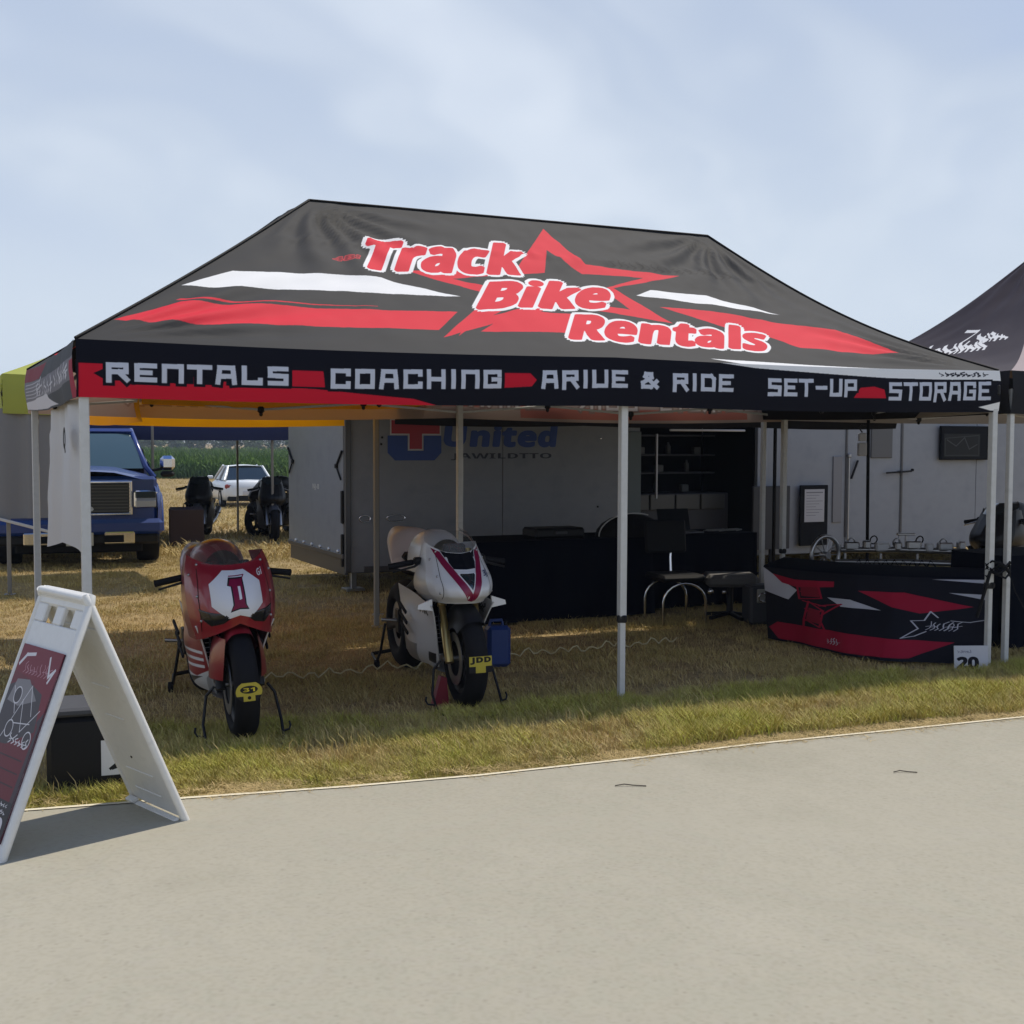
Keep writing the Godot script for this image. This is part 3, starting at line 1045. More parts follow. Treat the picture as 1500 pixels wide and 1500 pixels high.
func far_field() -> void:
	var m := mat(1, 1, 1, 0.8, 0.0, 0.25)
	m.vertex_color_use_as_albedo = true
	m.backlight_enabled = true
	m.backlight = Color(0.2, 0.3, 0.08)
	var places := []
	var cols := []
	var patch := FastNoiseLite.new()
	patch.seed = 9
	patch.frequency = 0.12
	for i in 14000:
		var d := 74.0 + pow(rng.randf(), 1.6) * 150.0
		var x := rng.randf_range(-1.0, 0.8) * d
		var n := patch.get_noise_2d(x, d)
		var s := rng.randf_range(0.8, 1.3) * (1.0 + 0.5 * n)
		places.append(Transform3D(Basis(Vector3.UP, rng.randf() * TAU).scaled(Vector3(s, s, s)), P(x, -0.75, d)))
		cols.append(Color(0.1, 0.17, 0.03).lerp(Color(0.035, 0.075, 0.02), clampf(0.4 - n * 1.6 + rng.randf_range(-0.2, 0.2), 0, 1)))
	scatter("crop", "green crop field beyond the parked white car", tuft(4, 40, 1.05, 0.8, 0.45, 0.09), m, places, cols)
	# the far wood: one mass
	places = []
	cols = []
	for i in 2600:
		var d := 250.0 + rng.randf() * 90.0
		var x := rng.randf_range(-1.2, 1.0) * d
		var high := 6.0 + 4.0 * (patch.get_noise_2d(x * 0.35, 3.0) + 0.3)
		var y := rng.randf() * high
		var s := rng.randf_range(1.4, 3.0)
		places.append(Transform3D(Basis(Vector3(rng.randf() - 0.5, 1, rng.randf() - 0.5).normalized(), rng.randf() * TAU).scaled(Vector3(s, s * 0.8, s)), P(x, y - 0.5, d)))
		cols.append(Color(0.03, 0.055, 0.025).lerp(Color(0.075, 0.1, 0.045), rng.randf()))
	scatter("far_wood", "dark hazy line of woodland on the horizon", leaf_clump(6), m, places, cols)

func leaf_clump(seed_: int) -> ArrayMesh:
	var r := RandomNumberGenerator.new()
	r.seed = seed_
	var b := MB.new()
	for i in 70:
		var dir := Vector3(r.randf_range(-1, 1), r.randf_range(-1, 1), r.randf_range(-1, 1)).normalized()
		var p := dir * r.randf_range(0.5, 1.0)
		var u := dir.cross(Vector3(r.randf(), r.randf(), r.randf())).normalized() * r.randf_range(0.15, 0.35)
		var w := dir.cross(u).normalized() * 0.25
		b.tri(p - u, p + u, p + w)
	return b.mesh()

func sign_board() -> void:
	var r_foot := P(-1.315, 0.03, 5.071)
	var bd := Vector3(-0.72, 0, 0.69)
	var wd := Vector3(-0.69, 0, -0.72)
	var wide := 0.46
	var high := 0.965
	var ridge := r_foot + bd * 0.415 + Vector3.UP * high
	var l_foot := r_foot + bd * 0.79
	var t := world_thing("sandwich_board", "white plastic A-frame sandwich board with a dark red poster, standing on the concrete", "sign", r_foot)
	var base := X
	# left panel (outer face towards the camera's left) and right panel, each in its own axes: x along the ridge, y up the panel, z outwards
	for k in 2:
		var foot := l_foot if k == 0 else r_foot
		var up := ridge - foot
		var long := up.length()
		up = up / long
		var x := wd * (-1.0 if k == 0 else 1.0)
		var z := x.cross(up)
		var o := foot + (wd * wide if k == 0 else Vector3.ZERO)
		X = base * Transform3D(Basis(x, up, z), o)
		var th := 0.034
		var b := mb()
		var band := 0.075
		var body := long - 0.145
		b.cbox(Vector3(wide * 0.5, body * 0.5 + 0.012, -th * 0.5), Vector3(wide - 0.03, body - 0.024, th * 0.62), 0.004)
		if k == 0:
			for s in [[0.015, 0.11], [0.2, 0.27], [0.36, wide - 0.015]]:
				b.cbox(Vector3((s[0] + s[1]) * 0.5, body + band * 0.5, -th * 0.5), Vector3(s[1] - s[0], band - 0.001, th * 0.62), 0.004)
			b.cbox(Vector3(wide * 0.5, body + band + 0.025, -th * 0.5), Vector3(wide - 0.03, 0.06, th * 0.62), 0.01)
		else:
			b.cbox(Vector3(wide * 0.5, body + 0.06, -th * 0.5), Vector3(wide - 0.03, 0.118, th * 0.62), 0.004)
		b.tube([Vector3(0.016, 0.0, -th * 0.5), Vector3(0.016, long * 0.5, -th * 0.5), Vector3(0.016, long - 0.03, -th * 0.5), Vector3(0.03, long - 0.008, -th * 0.5)], th * 0.52, 12)
		b.tube([Vector3(wide - 0.016, 0.0, -th * 0.5), Vector3(wide - 0.016, long * 0.5, -th * 0.5), Vector3(wide - 0.016, long - 0.03, -th * 0.5), Vector3(wide - 0.03, long - 0.008, -th * 0.5)], th * 0.52, 12)
		b.tube([Vector3(0.03, long - 0.014, -th * 0.5), Vector3(wide - 0.03, long - 0.014, -th * 0.5)], th * 0.5, 12)
		var p := part("panel", b, M.white_plastic, t, "front leaf with the poster" if k == 0 else "rear leaf showing its ribbed inner face")
		if k == 1:
			for y in [0.1, 0.2, 0.47, 0.62]:
				b = mb()
				b.cbox(Vector3(wide * 0.52, y, -th * 0.81 - 0.001), Vector3(wide * (0.5 if y < 0.3 else 0.34), 0.007, 0.005), 0.002)
				part("rib", b, M.white_plastic, p)
			b = mb()
			b.tube([Vector3(wide * 0.55, 0.27, -th * 0.8), Vector3(wide * 0.55, 0.27, -th * 0.86)], 0.006, 10)
			part("rivet", b, M.black_plastic, p)
			b = mb()
			b.cbox(Vector3(wide * 0.5, 0.014, -th - 0.012), Vector3(wide - 0.05, 0.028, 0.03), 0.006)
			b.cbox(Vector3(wide - 0.06, 0.035, -th - 0.015), Vector3(0.07, 0.016, 0.03), 0.004)
			part("stacking_lip", b, M.white_plastic, p)
		else:
			var pw := 0.37
			var ph := 0.73
			var cv := Canvas.new(Vector2(pw, ph), Vector2.ZERO, 512, lin(Color(0.16, 0.012, 0.03)))
			cv.poly(V2([0, 0, pw, 0, pw, 0.5, 0, 0.1]), lin(Color(0.05, 0.035, 0.05)))
			cv.poly(V2([0, 0.06, 0.33, 0.06, 0.35, 0.44, 0.2, 0.6, 0, 0.62]), lin(Color(0.13, 0.015, 0.03)))
			cv.poly(V2([0, 0.33, 0.14, 0.34, 0.34, 0.42, 0.3, 0.56, 0.12, 0.6, 0, 0.56]), lin(Color(0.05, 0.045, 0.055)))
			cv.poly(V2([0.02, 0.5, 0.13, 0.49, 0.27, 0.53, 0.16, 0.6, 0.05, 0.59]), lin(Color(0.2, 0.19, 0.2)))
			var chalk := lin(Color(0.6, 0.58, 0.6))
			scrawl(cv, Vector2(0.06, 0.62), Vector2(0.25, 0.05), 9, 0.004, lin(Color(0.4, 0.2, 0.24)), 0.3)
			cv.line([Vector2(0.02, 0.65), Vector2(0.06, 0.69), Vector2(0.13, 0.7)], 0.014, chalk)
			cv.line([Vector2(0.27, 0.7), Vector2(0.3, 0.63), Vector2(0.34, 0.66), Vector2(0.31, 0.61)], 0.012, chalk)
			for s in [[0.07, 0.36, 0.2, 0.58], [0.2, 0.58, 0.27, 0.47], [0.1, 0.42, 0.28, 0.44], [0.05, 0.56, 0.12, 0.46], [0.16, 0.52, 0.22, 0.4], [0.22, 0.4, 0.33, 0.5]]:
				cv.line([Vector2(s[0], s[1]), Vector2(s[2], s[3])], 0.004, chalk)
			for c in [Vector2(0.1, 0.53), Vector2(0.12, 0.4), Vector2(0.3, 0.38)]:
				cv.disc(c, 0.035, chalk)
				cv.disc(c, 0.03, lin(Color(0.05, 0.045, 0.055)))
			scrawl(cv, Vector2(0.14, 0.35), Vector2(0.18, 0.04), 6, 0.005, chalk, 0.4)
			for y in [0.2, 0.25, 0.3]:
				cv.line([Vector2(0.0, y), Vector2(0.32, y + 0.003)], 0.006, lin(Color(0.04, 0.02, 0.03)))
			cv.poly(V2([0, 0, pw, 0, pw, 0.15, 0, 0.15]), lin(Color(0.025, 0.025, 0.035)))
			scrawl(cv, Vector2(0.05, 0.126), Vector2(0.28, 0.014), 14, 0.003, chalk, 0.1)
			scrawl(cv, Vector2(0.18, 0.1), Vector2(0.15, 0.016), 7, 0.0035, chalk, 0.1)
			word(cv, "9", Vector2(0.285, 0.02), Vector2(0.335, 0.02), Vector2(0.287, 0.085), 0.003, 0, chalk, chalk)
			b = mb()
			var px := 0.045
			var py := 0.06
			b.quad(Vector3(px, py, 0.002), Vector3(px + pw, py, 0.002), Vector3(px + pw, py + ph, 0.002), Vector3(px, py + ph, 0.002))
			b.cbox(Vector3(px + pw * 0.5, py + ph * 0.5, -0.0035), Vector3(pw - 0.002, ph - 0.002, 0.008))
			part("poster", b, print_mat(cv.texture(), 0.35), p)
	# black bin behind it
	X = Transform3D()
	var bin := thing("storage_tub", "black plastic tub with a white paper label behind the A-frame sign", "tub", P(-1.94, 0, 5.68), 0.35)
	var b := mb()
	b.cbox(Vector3(0, 0.175, 0), Vector3(0.36, 0.35, 0.3), 0.02)
	part("body", b, M.black_plastic, bin)
	b = mb()
	b.cbox(Vector3(0, 0.375, 0), Vector3(0.38, 0.04, 0.32), 0.012)
	part("lid", b, M.dark_grey, bin)
	var cv2 := Canvas.new(Vector2(0.12, 0.16), Vector2.ZERO, 128, lin(Color(0.65, 0.65, 0.64)))
	cv2.line([Vector2(0.04, 0.03), Vector2(0.08, 0.06), Vector2(0.06, 0.09), Vector2(0.085, 0.12)], 0.012, lin(Color(0.02, 0.02, 0.02)))
	cv2.line([Vector2(0.05, 0.03), Vector2(0.1, 0.045)], 0.012, lin(Color(0.02, 0.02, 0.02)))
	b = mb()
	b.quad(Vector3(0.05, 0.08, 0.153), Vector3(0.17, 0.08, 0.153), Vector3(0.17, 0.24, 0.153), Vector3(0.05, 0.24, 0.153))
	part("label_sheet", b, print_mat(cv2.texture(), 0.8), bin)
	# twigs on the concrete
	for q in [[Vector3(0.54, 0.03, -5.59), 0.14, "thin dark twig lying on the concrete nearest the middle tent leg"], [Vector3(1.86, 0.03, -5.84), 0.11, "thin dark twig lying on the concrete towards the right edge"]]:
		var tw := thing("twig", q[2], "twig", q[0], 0.1)
		b = mb()
		b.tube([Vector3(-q[1] * 0.5, 0.005, 0), Vector3(-q[1] * 0.2, 0.009, -0.008), Vector3(q[1] * 0.1, 0.006, 0.004), Vector3(q[1] * 0.5, 0.004, 0.012)], 0.0028, 5)
		part("stick", b, mat(0.1, 0.085, 0.065, 0.9), tw)

func trailer() -> void:
	var o := P(-1.68, 0, 12.9)
	var ax := Vector3(0.9067, 0, -0.4218)
	var az := Vector3(-0.4218, 0, -0.9067)            # away from the camera
	var t := thing("race_trailer", "long grey enclosed trailer with blue and red lettering behind the tents", "trailer", o)
	t.basis = Basis(ax, Vector3.UP, -az)              # local x along the wall, y up, z towards the camera
	X = Transform3D()
	var long := 9.9
	var top := 2.3
	var low := 0.22
	var deep := 2.15
	for s in [[0.0, 1.74], [1.74, 3.47], [5.1, 6.44], [6.44, 7.31], [7.31, 8.6], [8.6, long]]:
		var b := mb()
		b.cbox(Vector3((s[0] + s[1]) * 0.5, (top + low) * 0.5, -0.03), Vector3(s[1] - s[0] - 0.006, top - low, 0.06), 0.004)
		part("wall_panel", b, M.trailer, t)
	var b := mb()
	b.cbox(Vector3(4.285, 2.15, -0.03), Vector3(1.62, 0.3, 0.06), 0.003)
	part("wall_panel", b, M.trailer, t)
	# left end
	b = mb()
	b.cbox(Vector3(-0.03, (top + 0.38) * 0.5, -deep * 0.5 - 0.03), Vector3(0.05, top - 0.38, deep), 0.006)
	part("end_panel", b, M.trailer, t)
	b = mb()
	b.cbox(Vector3(-0.02, 0.285, -deep * 0.5 - 0.03), Vector3(0.04, 0.18, deep - 0.02), 0.004)
	part("skirt_panel", b, M.trailer_trim, t)
	b = mb()
	b.cbox(Vector3(-0.05, 0.39, -deep * 0.5), Vector3(0.05, 0.05, deep), 0.006)
	var rail := part("bumper_rail", b, M.trailer_trim, t)
	for i in 6:
		b = mb()
		b.blob(Vector3(-0.06, 0.43, -0.2 - i * 0.33), Vector3(0.02, 0.02, 0.035), 8)
		part("marker_lamp", b, M.lamp_glass, rail)
	for y in [0.9, 0.45]:
		b = mb()
		b.cbox(Vector3(-0.062, y, -0.04), Vector3(0.025, 0.34, 0.05), 0.006)
		part("hinge", b, M.black_plastic, t)
	for q in [[Vector3(-0.07, 1.32, -0.22), 0.5], [Vector3(-0.07, 1.34, -1.95), -0.5]]:
		b = mb()
		var p: Vector3 = q[0]
		b.bar(p, p + Vector3(0, 0.16, 0.2 * signf(q[1])), 0.02, 0.02, 0.003)
		b.bar(p + Vector3(0, 0.0, 0), p + Vector3(0, -0.14, 0.16 * signf(q[1])), 0.016, 0.016, 0.003)
		b.cbox(p, Vector3(0.03, 0.05, 0.05), 0.008)
		part("latch", b, M.black_plastic, t)
	b = mb()
	b.cbox(Vector3(-0.02, (top + low) * 0.5, 0.015), Vector3(0.07, top - low, 0.03), 0.01)
	part("corner_trim", b, M.trailer_trim, t)
	add_text(t, "NJ-8", Vector3(-0.056, 1.04, -1.15), 0.07, mat(0.6, 0.6, 0.6, 0.6), Basis(Vector3(0, 0, 1), Vector3.UP, Vector3(-1, 0, 0)), 0.25)
	# base rail, seams, roof
	b = mb()
	b.cbox(Vector3(1.8, low + 0.03, 0.012), Vector3(3.3, 0.06, 0.024), 0.005)
	part("base_rail", b, M.trailer_trim, t)
	for x in [6.44, 7.33]:
		b = mb()
		b.cbox(Vector3(x, 1.3, 0.008), Vector3(0.03, 1.8, 0.016), 0.005)
		part("seam_bar", b, M.trailer_trim, t)
	b = mb()
	b.cbox(Vector3(long * 0.5, top + 0.025, -deep * 0.5), Vector3(long + 0.1, 0.05, deep + 0.1), 0.02)
	part("roof", b, M.trailer, t)
	b = mb()
	b.cbox(Vector3(long * 0.5, (top + low) * 0.5, -deep), Vector3(long, top - low, 0.05))
	part("rear_wall", b, M.trailer, t)
	b = mb()
	b.cbox(Vector3(long - 0.02, (top + low) * 0.5, -deep * 0.5), Vector3(0.04, top - low, deep - 0.12))
	part("end_panel", b, M.trailer, t)
	b = mb()
	b.cbox(Vector3(long * 0.5, low + 0.01, -deep * 0.5), Vector3(long - 0.2, 0.05, deep - 0.14))
	part("floor", b, M.dark_grey, t)
	# the open bay with its cabinet
	for x in [3.46, 5.11]:
		b = mb()
		b.cbox(Vector3(x, 1.15, -0.62), Vector3(0.03, 1.7, 1.1))
		part("bay_wall", b, M.dark, t)
	b = mb()
	b.cbox(Vector3(4.28, 1.15, -1.2), Vector3(1.62, 1.75, 0.03))
	part("bay_back", b, M.dark, t)
	var cab := mb()
	cab.cbox(Vector3(4.25, 0.6, -0.75), Vector3(1.5, 0.72, 0.6), 0.01)
	var c := part("cabinet", cab, M.dark_grey, t)
	for i in 4:
		b = mb()
		b.cbox(Vector3(3.68 + i * 0.36, 0.86, -0.44), Vector3(0.34, 0.19, 0.03), 0.008)
		var d := part("drawer", b, M.drawer, c)
		b = mb()
		b.cbox(Vector3(3.68 + i * 0.36, 0.9, -0.418), Vector3(0.2, 0.02, 0.018), 0.004)
	for y in [1.2, 1.42, 1.66]:
		b = mb()
		b.cbox(Vector3(4.25, y, -0.95), Vector3(1.5, 0.02, 0.4), 0.004)
		part("shelf", b, M.dark_grey, t)
	for i in 9:
		b = mb()
		var y: float = [0.97, 1.21, 1.43][i % 3]
		var x := 3.7 + i * 0.135
		if i % 2:
			b.lathe([Vector2(0.0, 0.0), Vector2(0.03, 0.0), Vector2(0.03, 0.1), Vector2(0.012, 0.13), Vector2(0.012, 0.15), Vector2(0, 0.15)], 10, Transform3D(Basis(), Vector3(x, y, -0.7 if y < 1.0 else -0.85)))
			part("bottle", b, M.drawer, t)
		else:
			b.cbox(Vector3(x, y + 0.045, -0.7 if y < 1.0 else -0.85), Vector3(0.1, 0.09, 0.08), 0.008)
			part("parts_box", b, M.drawer, t)
	b = mb()
	b.cbox(Vector3(4.4, 1.72, -0.02), Vector3(1.05, 0.025, 0.03), 0.006)
	part("light_strip", b, mat(0.55, 0.55, 0.58, 0.3), t)
	b = mb()
	b.cbox(Vector3(3.7, 1.3, -0.02), Vector3(0.022, 0.75, 0.03), 0.004)
	part("door_post", b, mat(0.4, 0.4, 0.42, 0.35, 0.5), t)
	b = mb()
	b.cbox(Vector3(3.36, 1.2, 0.03), Vector3(0.2, 1.0, 0.02), 0.004)
	part("door", b, mat(0.1, 0.13, 0.14, 0.4), t)
	# latches and fittings on the right half
	for q in [[Vector3(6.99, 1.74, 0.02), Vector3(7.2, 1.74, 0.02)]]:
		pass
	b = mb()
	b.cbox(Vector3(6.99, 1.6, 0.012), Vector3(0.34, 0.42, 0.022), 0.006)
	part("hatch", b, M.trailer_trim, t)
	b = mb()
	b.cbox(Vector3(6.3, 1.0, 0.01), Vector3(0.14, 0.82, 0.018), 0.004)
	part("access_panel", b, mat(0.2, 0.2, 0.215, 0.5), t)
	b = mb()
	b.bar(Vector3(7.04, 1.2, 0.05), Vector3(7.46, 1.22, 0.05), 0.022, 0.022, 0.006)
	b.bar(Vector3(7.46, 1.22, 0.05), Vector3(7.47, 1.25, 0.05), 0.04, 0.03, 0.006)
	b.bar(Vector3(7.28, 1.21, 0.0), Vector3(7.28, 1.21, 0.06), 0.03, 0.03, 0.004)
	part("door_latch", b, M.black_plastic, t)
	b = mb()
	b.bar(Vector3(6.5, 1.13, 0.03), Vector3(6.6, 1.36, 0.03), 0.03, 0.02, 0.005)
	part("door_handle", b, M.black_plastic, t)
	b = mb()
	b.bar(Vector3(6.46, 0.3, 0.03), Vector3(6.46, 1.4, 0.03), 0.02, 0.02, 0.004)
	b.cbox(Vector3(6.46, 1.42, 0.035), Vector3(0.05, 0.05, 0.04), 0.01)
	part("lock_rod", b, M.steel, t)
	for x in [0.16, 0.5]:
		b = mb()
		var ring := []
		for i in 16:
			ring.append(Vector3(x + cos(TAU * i / 16) * (0.06 if x < 0.3 else 0.1), 0.78 + sin(TAU * i / 16) * 0.035, 0.03))
		b.tube(ring, 0.007, 6, true)
		part("tie_loop", b, M.chrome, t)
	for q in [Vector2(0.36, 1.62), Vector2(0.35, 1.55), Vector2(2.95, 1.62), Vector2(2.92, 0.85)]:
		b = mb()
		b.blob(Vector3(q.x, q.y, 0.004), Vector3(0.013, 0.013, 0.006), 8)
		part("rivet", b, M.black_plastic if q.x < 2.93 else M.chrome, t)
	# emblem: a red T in a blue U, then the blue name and its small line
	var z := 0.002
	var blue := mat(0.01, 0.05, 0.26, 0.4)
	var red := mat(0.36, 0.012, 0.03, 0.4)
	var pale := mat(0.55, 0.55, 0.58, 0.5)
	b = mb()
	b.prism(V2([0.4, 1.64, 0.62, 1.64, 0.62, 1.48, 0.8, 1.48, 0.8, 1.64, 1.0, 1.64, 1.0, 1.46, 0.92, 1.38, 0.48, 1.38, 0.4, 1.46]), 0.004, Transform3D(Basis(), Vector3(0.02, 0, z)))
	part("emblem_letter", b, blue, t, "blue U of the emblem")
	b = mb()
	b.prism(V2([0.44, 1.8, 0.44, 1.66, 0.64, 1.66, 0.64, 1.5, 0.78, 1.5, 0.78, 1.66, 0.98, 1.66, 0.98, 1.8]), 0.004, Transform3D(Basis(), Vector3(0.02, 0, 0.006)))
	part("emblem_letter", b, red, t, "red T of the emblem")
	b = mb()
	b.prism(V2([0.425, 1.815, 0.425, 1.645, 0.625, 1.645, 0.625, 1.485, 0.795, 1.485, 0.795, 1.645, 0.995, 1.645, 0.995, 1.815]), 0.003, Transform3D(Basis(), Vector3(0.02, 0, 0.0045)))
	part("emblem_outline", b, pale, t)
	add_text(t, "United", Vector3(1.05, 1.53, z), 0.22, blue, Basis(Vector3(1, 0, 0), Vector3(0.12, 1, 0), Vector3(0, 0, 1)), 1.32, 0.012)
	add_text(t, "JAWILDTTO", Vector3(1.13, 1.38, z), 0.075, mat(0.03, 0.035, 0.06, 0.5), Basis(), 1.2)
	# running gear
	b = mb()
	b.bar(Vector3(0.12, 0.0, -0.25), Vector3(0.12, 0.3, -0.25), 0.06, 0.06, 0.006)
	b.cbox(Vector3(0.12, 0.02, -0.25), Vector3(0.2, 0.03, 0.2), 0.005)
	part("jack", b, M.steel, t)
	for x in [2.6, 3.4]:
		for zz in [-0.12, -2.0]:
			var w := mb()
			w.lathe(tyre_profile(0.33, 0.2), 24, Transform3D(Basis(Vector3.RIGHT, PI / 2), Vector3(x, 0.33, zz)))
			part("wheel", w, M.rubber, t)
	b = mb()
	b.bar(Vector3(2.2, 0.2, -0.2), Vector3(2.2, 0.2, -2.0), 0.06, 0.06)
	part("axle_beam", b, M.black_trim, t)
	# the black screen that hangs on it
	var s := thing("hanging_screen", "black rectangular screen with faint grey marks hung on the trailer wall at right", "screen", o + ax * 8.34 + Vector3.UP * 1.36 - az * 0.05)
	s.basis = Basis(ax, Vector3.UP, -az)
	b = mb()
	b.cbox(Vector3(0, 0.22, 0), Vector3(0.84, 0.44, 0.05), 0.008)
	part("casing", b, M.dark, s)
	var cv := Canvas.new(Vector2(0.6, 0.3), Vector2.ZERO, 256, lin(Color(0.012, 0.013, 0.015)))
	cv.line([Vector2(0.02, 0.02), Vector2(0.58, 0.02), Vector2(0.58, 0.28), Vector2(0.02, 0.24), Vector2(0.02, 0.02)], 0.012, lin(Color(0.035, 0.037, 0.04)))
	cv.line([Vector2(0.05, 0.22), Vector2(0.2, 0.14), Vector2(0.34, 0.25), Vector2(0.42, 0.1), Vector2(0.55, 0.16)], 0.014, lin(Color(0.05, 0.05, 0.055)))
	b = mb()
	b.quad(Vector3(-0.38, 0.04, 0.027), Vector3(0.24, 0.04, 0.027), Vector3(0.24, 0.34, 0.027), Vector3(-0.38, 0.34, 0.027))
	part("screen_face", b, print_mat(cv.texture(), 0.3), s)
	# notice board with its sheet of paper
	var n := thing("notice_board", "black notice board with a white sheet of paper against the trailer", "board", o + ax * 5.9 + Vector3.UP * 0.32 - az * 0.06)
	n.basis = Basis(ax, Vector3.UP, -az)
	b = mb()
	b.cbox(Vector3(0, 0.37, 0), Vector3(0.42, 0.74, 0.03), 0.006)
	part("backing", b, M.dark, n)
	cv = Canvas.new(Vector2(0.3, 0.4), Vector2.ZERO, 256, lin(Color(0.45, 0.45, 0.47)))
	for k in 9:
		cv.line([Vector2(0.03, 0.36 - k * 0.035), Vector2(0.27 - 0.05 * (k % 3), 0.36 - k * 0.035)], 0.006 if k else 0.014, lin(Color(0.2, 0.2, 0.22)))
	b = mb()
	b.quad(Vector3(-0.15, 0.29, 0.0175), Vector3(0.15, 0.29, 0.0175), Vector3(0.15, 0.69, 0.0175), Vector3(-0.15, 0.69, 0.0175))
	part("paper", b, print_mat(cv.texture(), 0.8), n)
	n = thing("display_board", "plain dark grey board standing upright left of the notice board", "board", o + ax * 5.22 + Vector3.UP * 0.3 - az * 0.12)
	n.basis = Basis(ax, Vector3.UP, -az)
	b = mb()
	b.cbox(Vector3(0, 0.38, 0), Vector3(0.54, 0.76, 0.03), 0.006)
	part("panel", b, mat(0.028, 0.03, 0.036, 0.6), n)
	b = mb()
	b.cbox(Vector3(0, -0.14, 0), Vector3(0.05, 0.28, 0.02), 0.006)
	b.cbox(Vector3(0, -0.29, 0), Vector3(0.4, 0.02, 0.25), 0.006)
	part("stand", b, M.black_trim, n)

func add_text(root: Node3D, text: String, at: Vector3, high: float, m: Material, basis: Basis, wide: float, grow := 0.0) -> void:
	var list := letters(text)
	var b := mb()
	var offs := [Vector2.ZERO]
	if grow > 0.0:
		for i in 8:
			offs.append(Vector2(cos(TAU * i / 8), sin(TAU * i / 8)) * grow)
	var k := 0
	for o in offs:
		for i in range(0, list.size(), 3):
			var q := []
			for j in 3:
				var p: Vector2 = list[i + j] * Vector2(wide, high) + o
				q.append(at + basis * Vector3(p.x, p.y, 0.0015 + 0.0003 * k))
			if (q[1] - q[0]).cross(q[2] - q[0]).dot(basis.x.cross(basis.y)) < 0:
				b.tri(q[0], q[2], q[1])
			else:
				b.tri(q[0], q[1], q[2])
		k += 1
	part("lettering", b, m, root)

func tyre_profile(r: float, w: float) -> Array:
	return [Vector2(r * 0.62, -w * 0.4), Vector2(r * 0.8, -w * 0.5), Vector2(r * 0.93, -w * 0.48), Vector2(r, -w * 0.3), Vector2(r, w * 0.3), Vector2(r * 0.93, w * 0.48), Vector2(r * 0.8, w * 0.5), Vector2(r * 0.62, w * 0.4), Vector2(r * 0.3, w * 0.3), Vector2(0.0, w * 0.3)]

func cloth_table(called: String, label: String, a: Vector3, b: Vector3, deep: float, high: float, lines: bool) -> Node3D:
	var t := world_thing(called, label, "table", a)
	var ax := (b - a).normalized()
	var back := Vector3(-ax.z, 0, ax.x) * -1.0
	if back.z > 0:
		back = -back
	var n := 60
	var rows := []
	var w := (b - a).length()
	# top, then the four hanging sides as one cloth round the table
	var loop := []
	var per := 2.0 * (w + deep)
	for i in n * 2 + 1:
		var s := per * i / (n * 2)
		if s <= w:
			loop.append([a + ax * s, -back])
		elif s <= w + deep:
			loop.append([b + back * (s - w), ax])
		elif s <= 2 * w + deep:
			loop.append([b + back * deep - ax * (s - w - deep), back])
		else:
			loop.append([a + back * (deep - (s - 2 * w - deep)), -ax])
	for k in 7:
		var v := k / 6.0
		var row := PackedVector3Array()
		for i in loop.size():
			var p: Vector3 = loop[i][0]
			var out: Vector3 = loop[i][1]
			var f := (1.0 - v) * (0.02 * sin(i * 0.9) + 0.015 * wobble.get_noise_1d(i * 50.0))
			row.append(Vector3(p.x, 0.01 + (high - 0.01) * v, p.z) + out * (f + 0.02 * (1.0 - v)))
		rows.append(row)
	var cl := mb()
	cl.grid(rows)
	var hi := Vector3.UP * high
	cl.quad(a + hi, b + hi, b + back * deep + hi, a + back * deep + hi)
	part("tablecloth", cl, M.table_cloth, t)
	return t

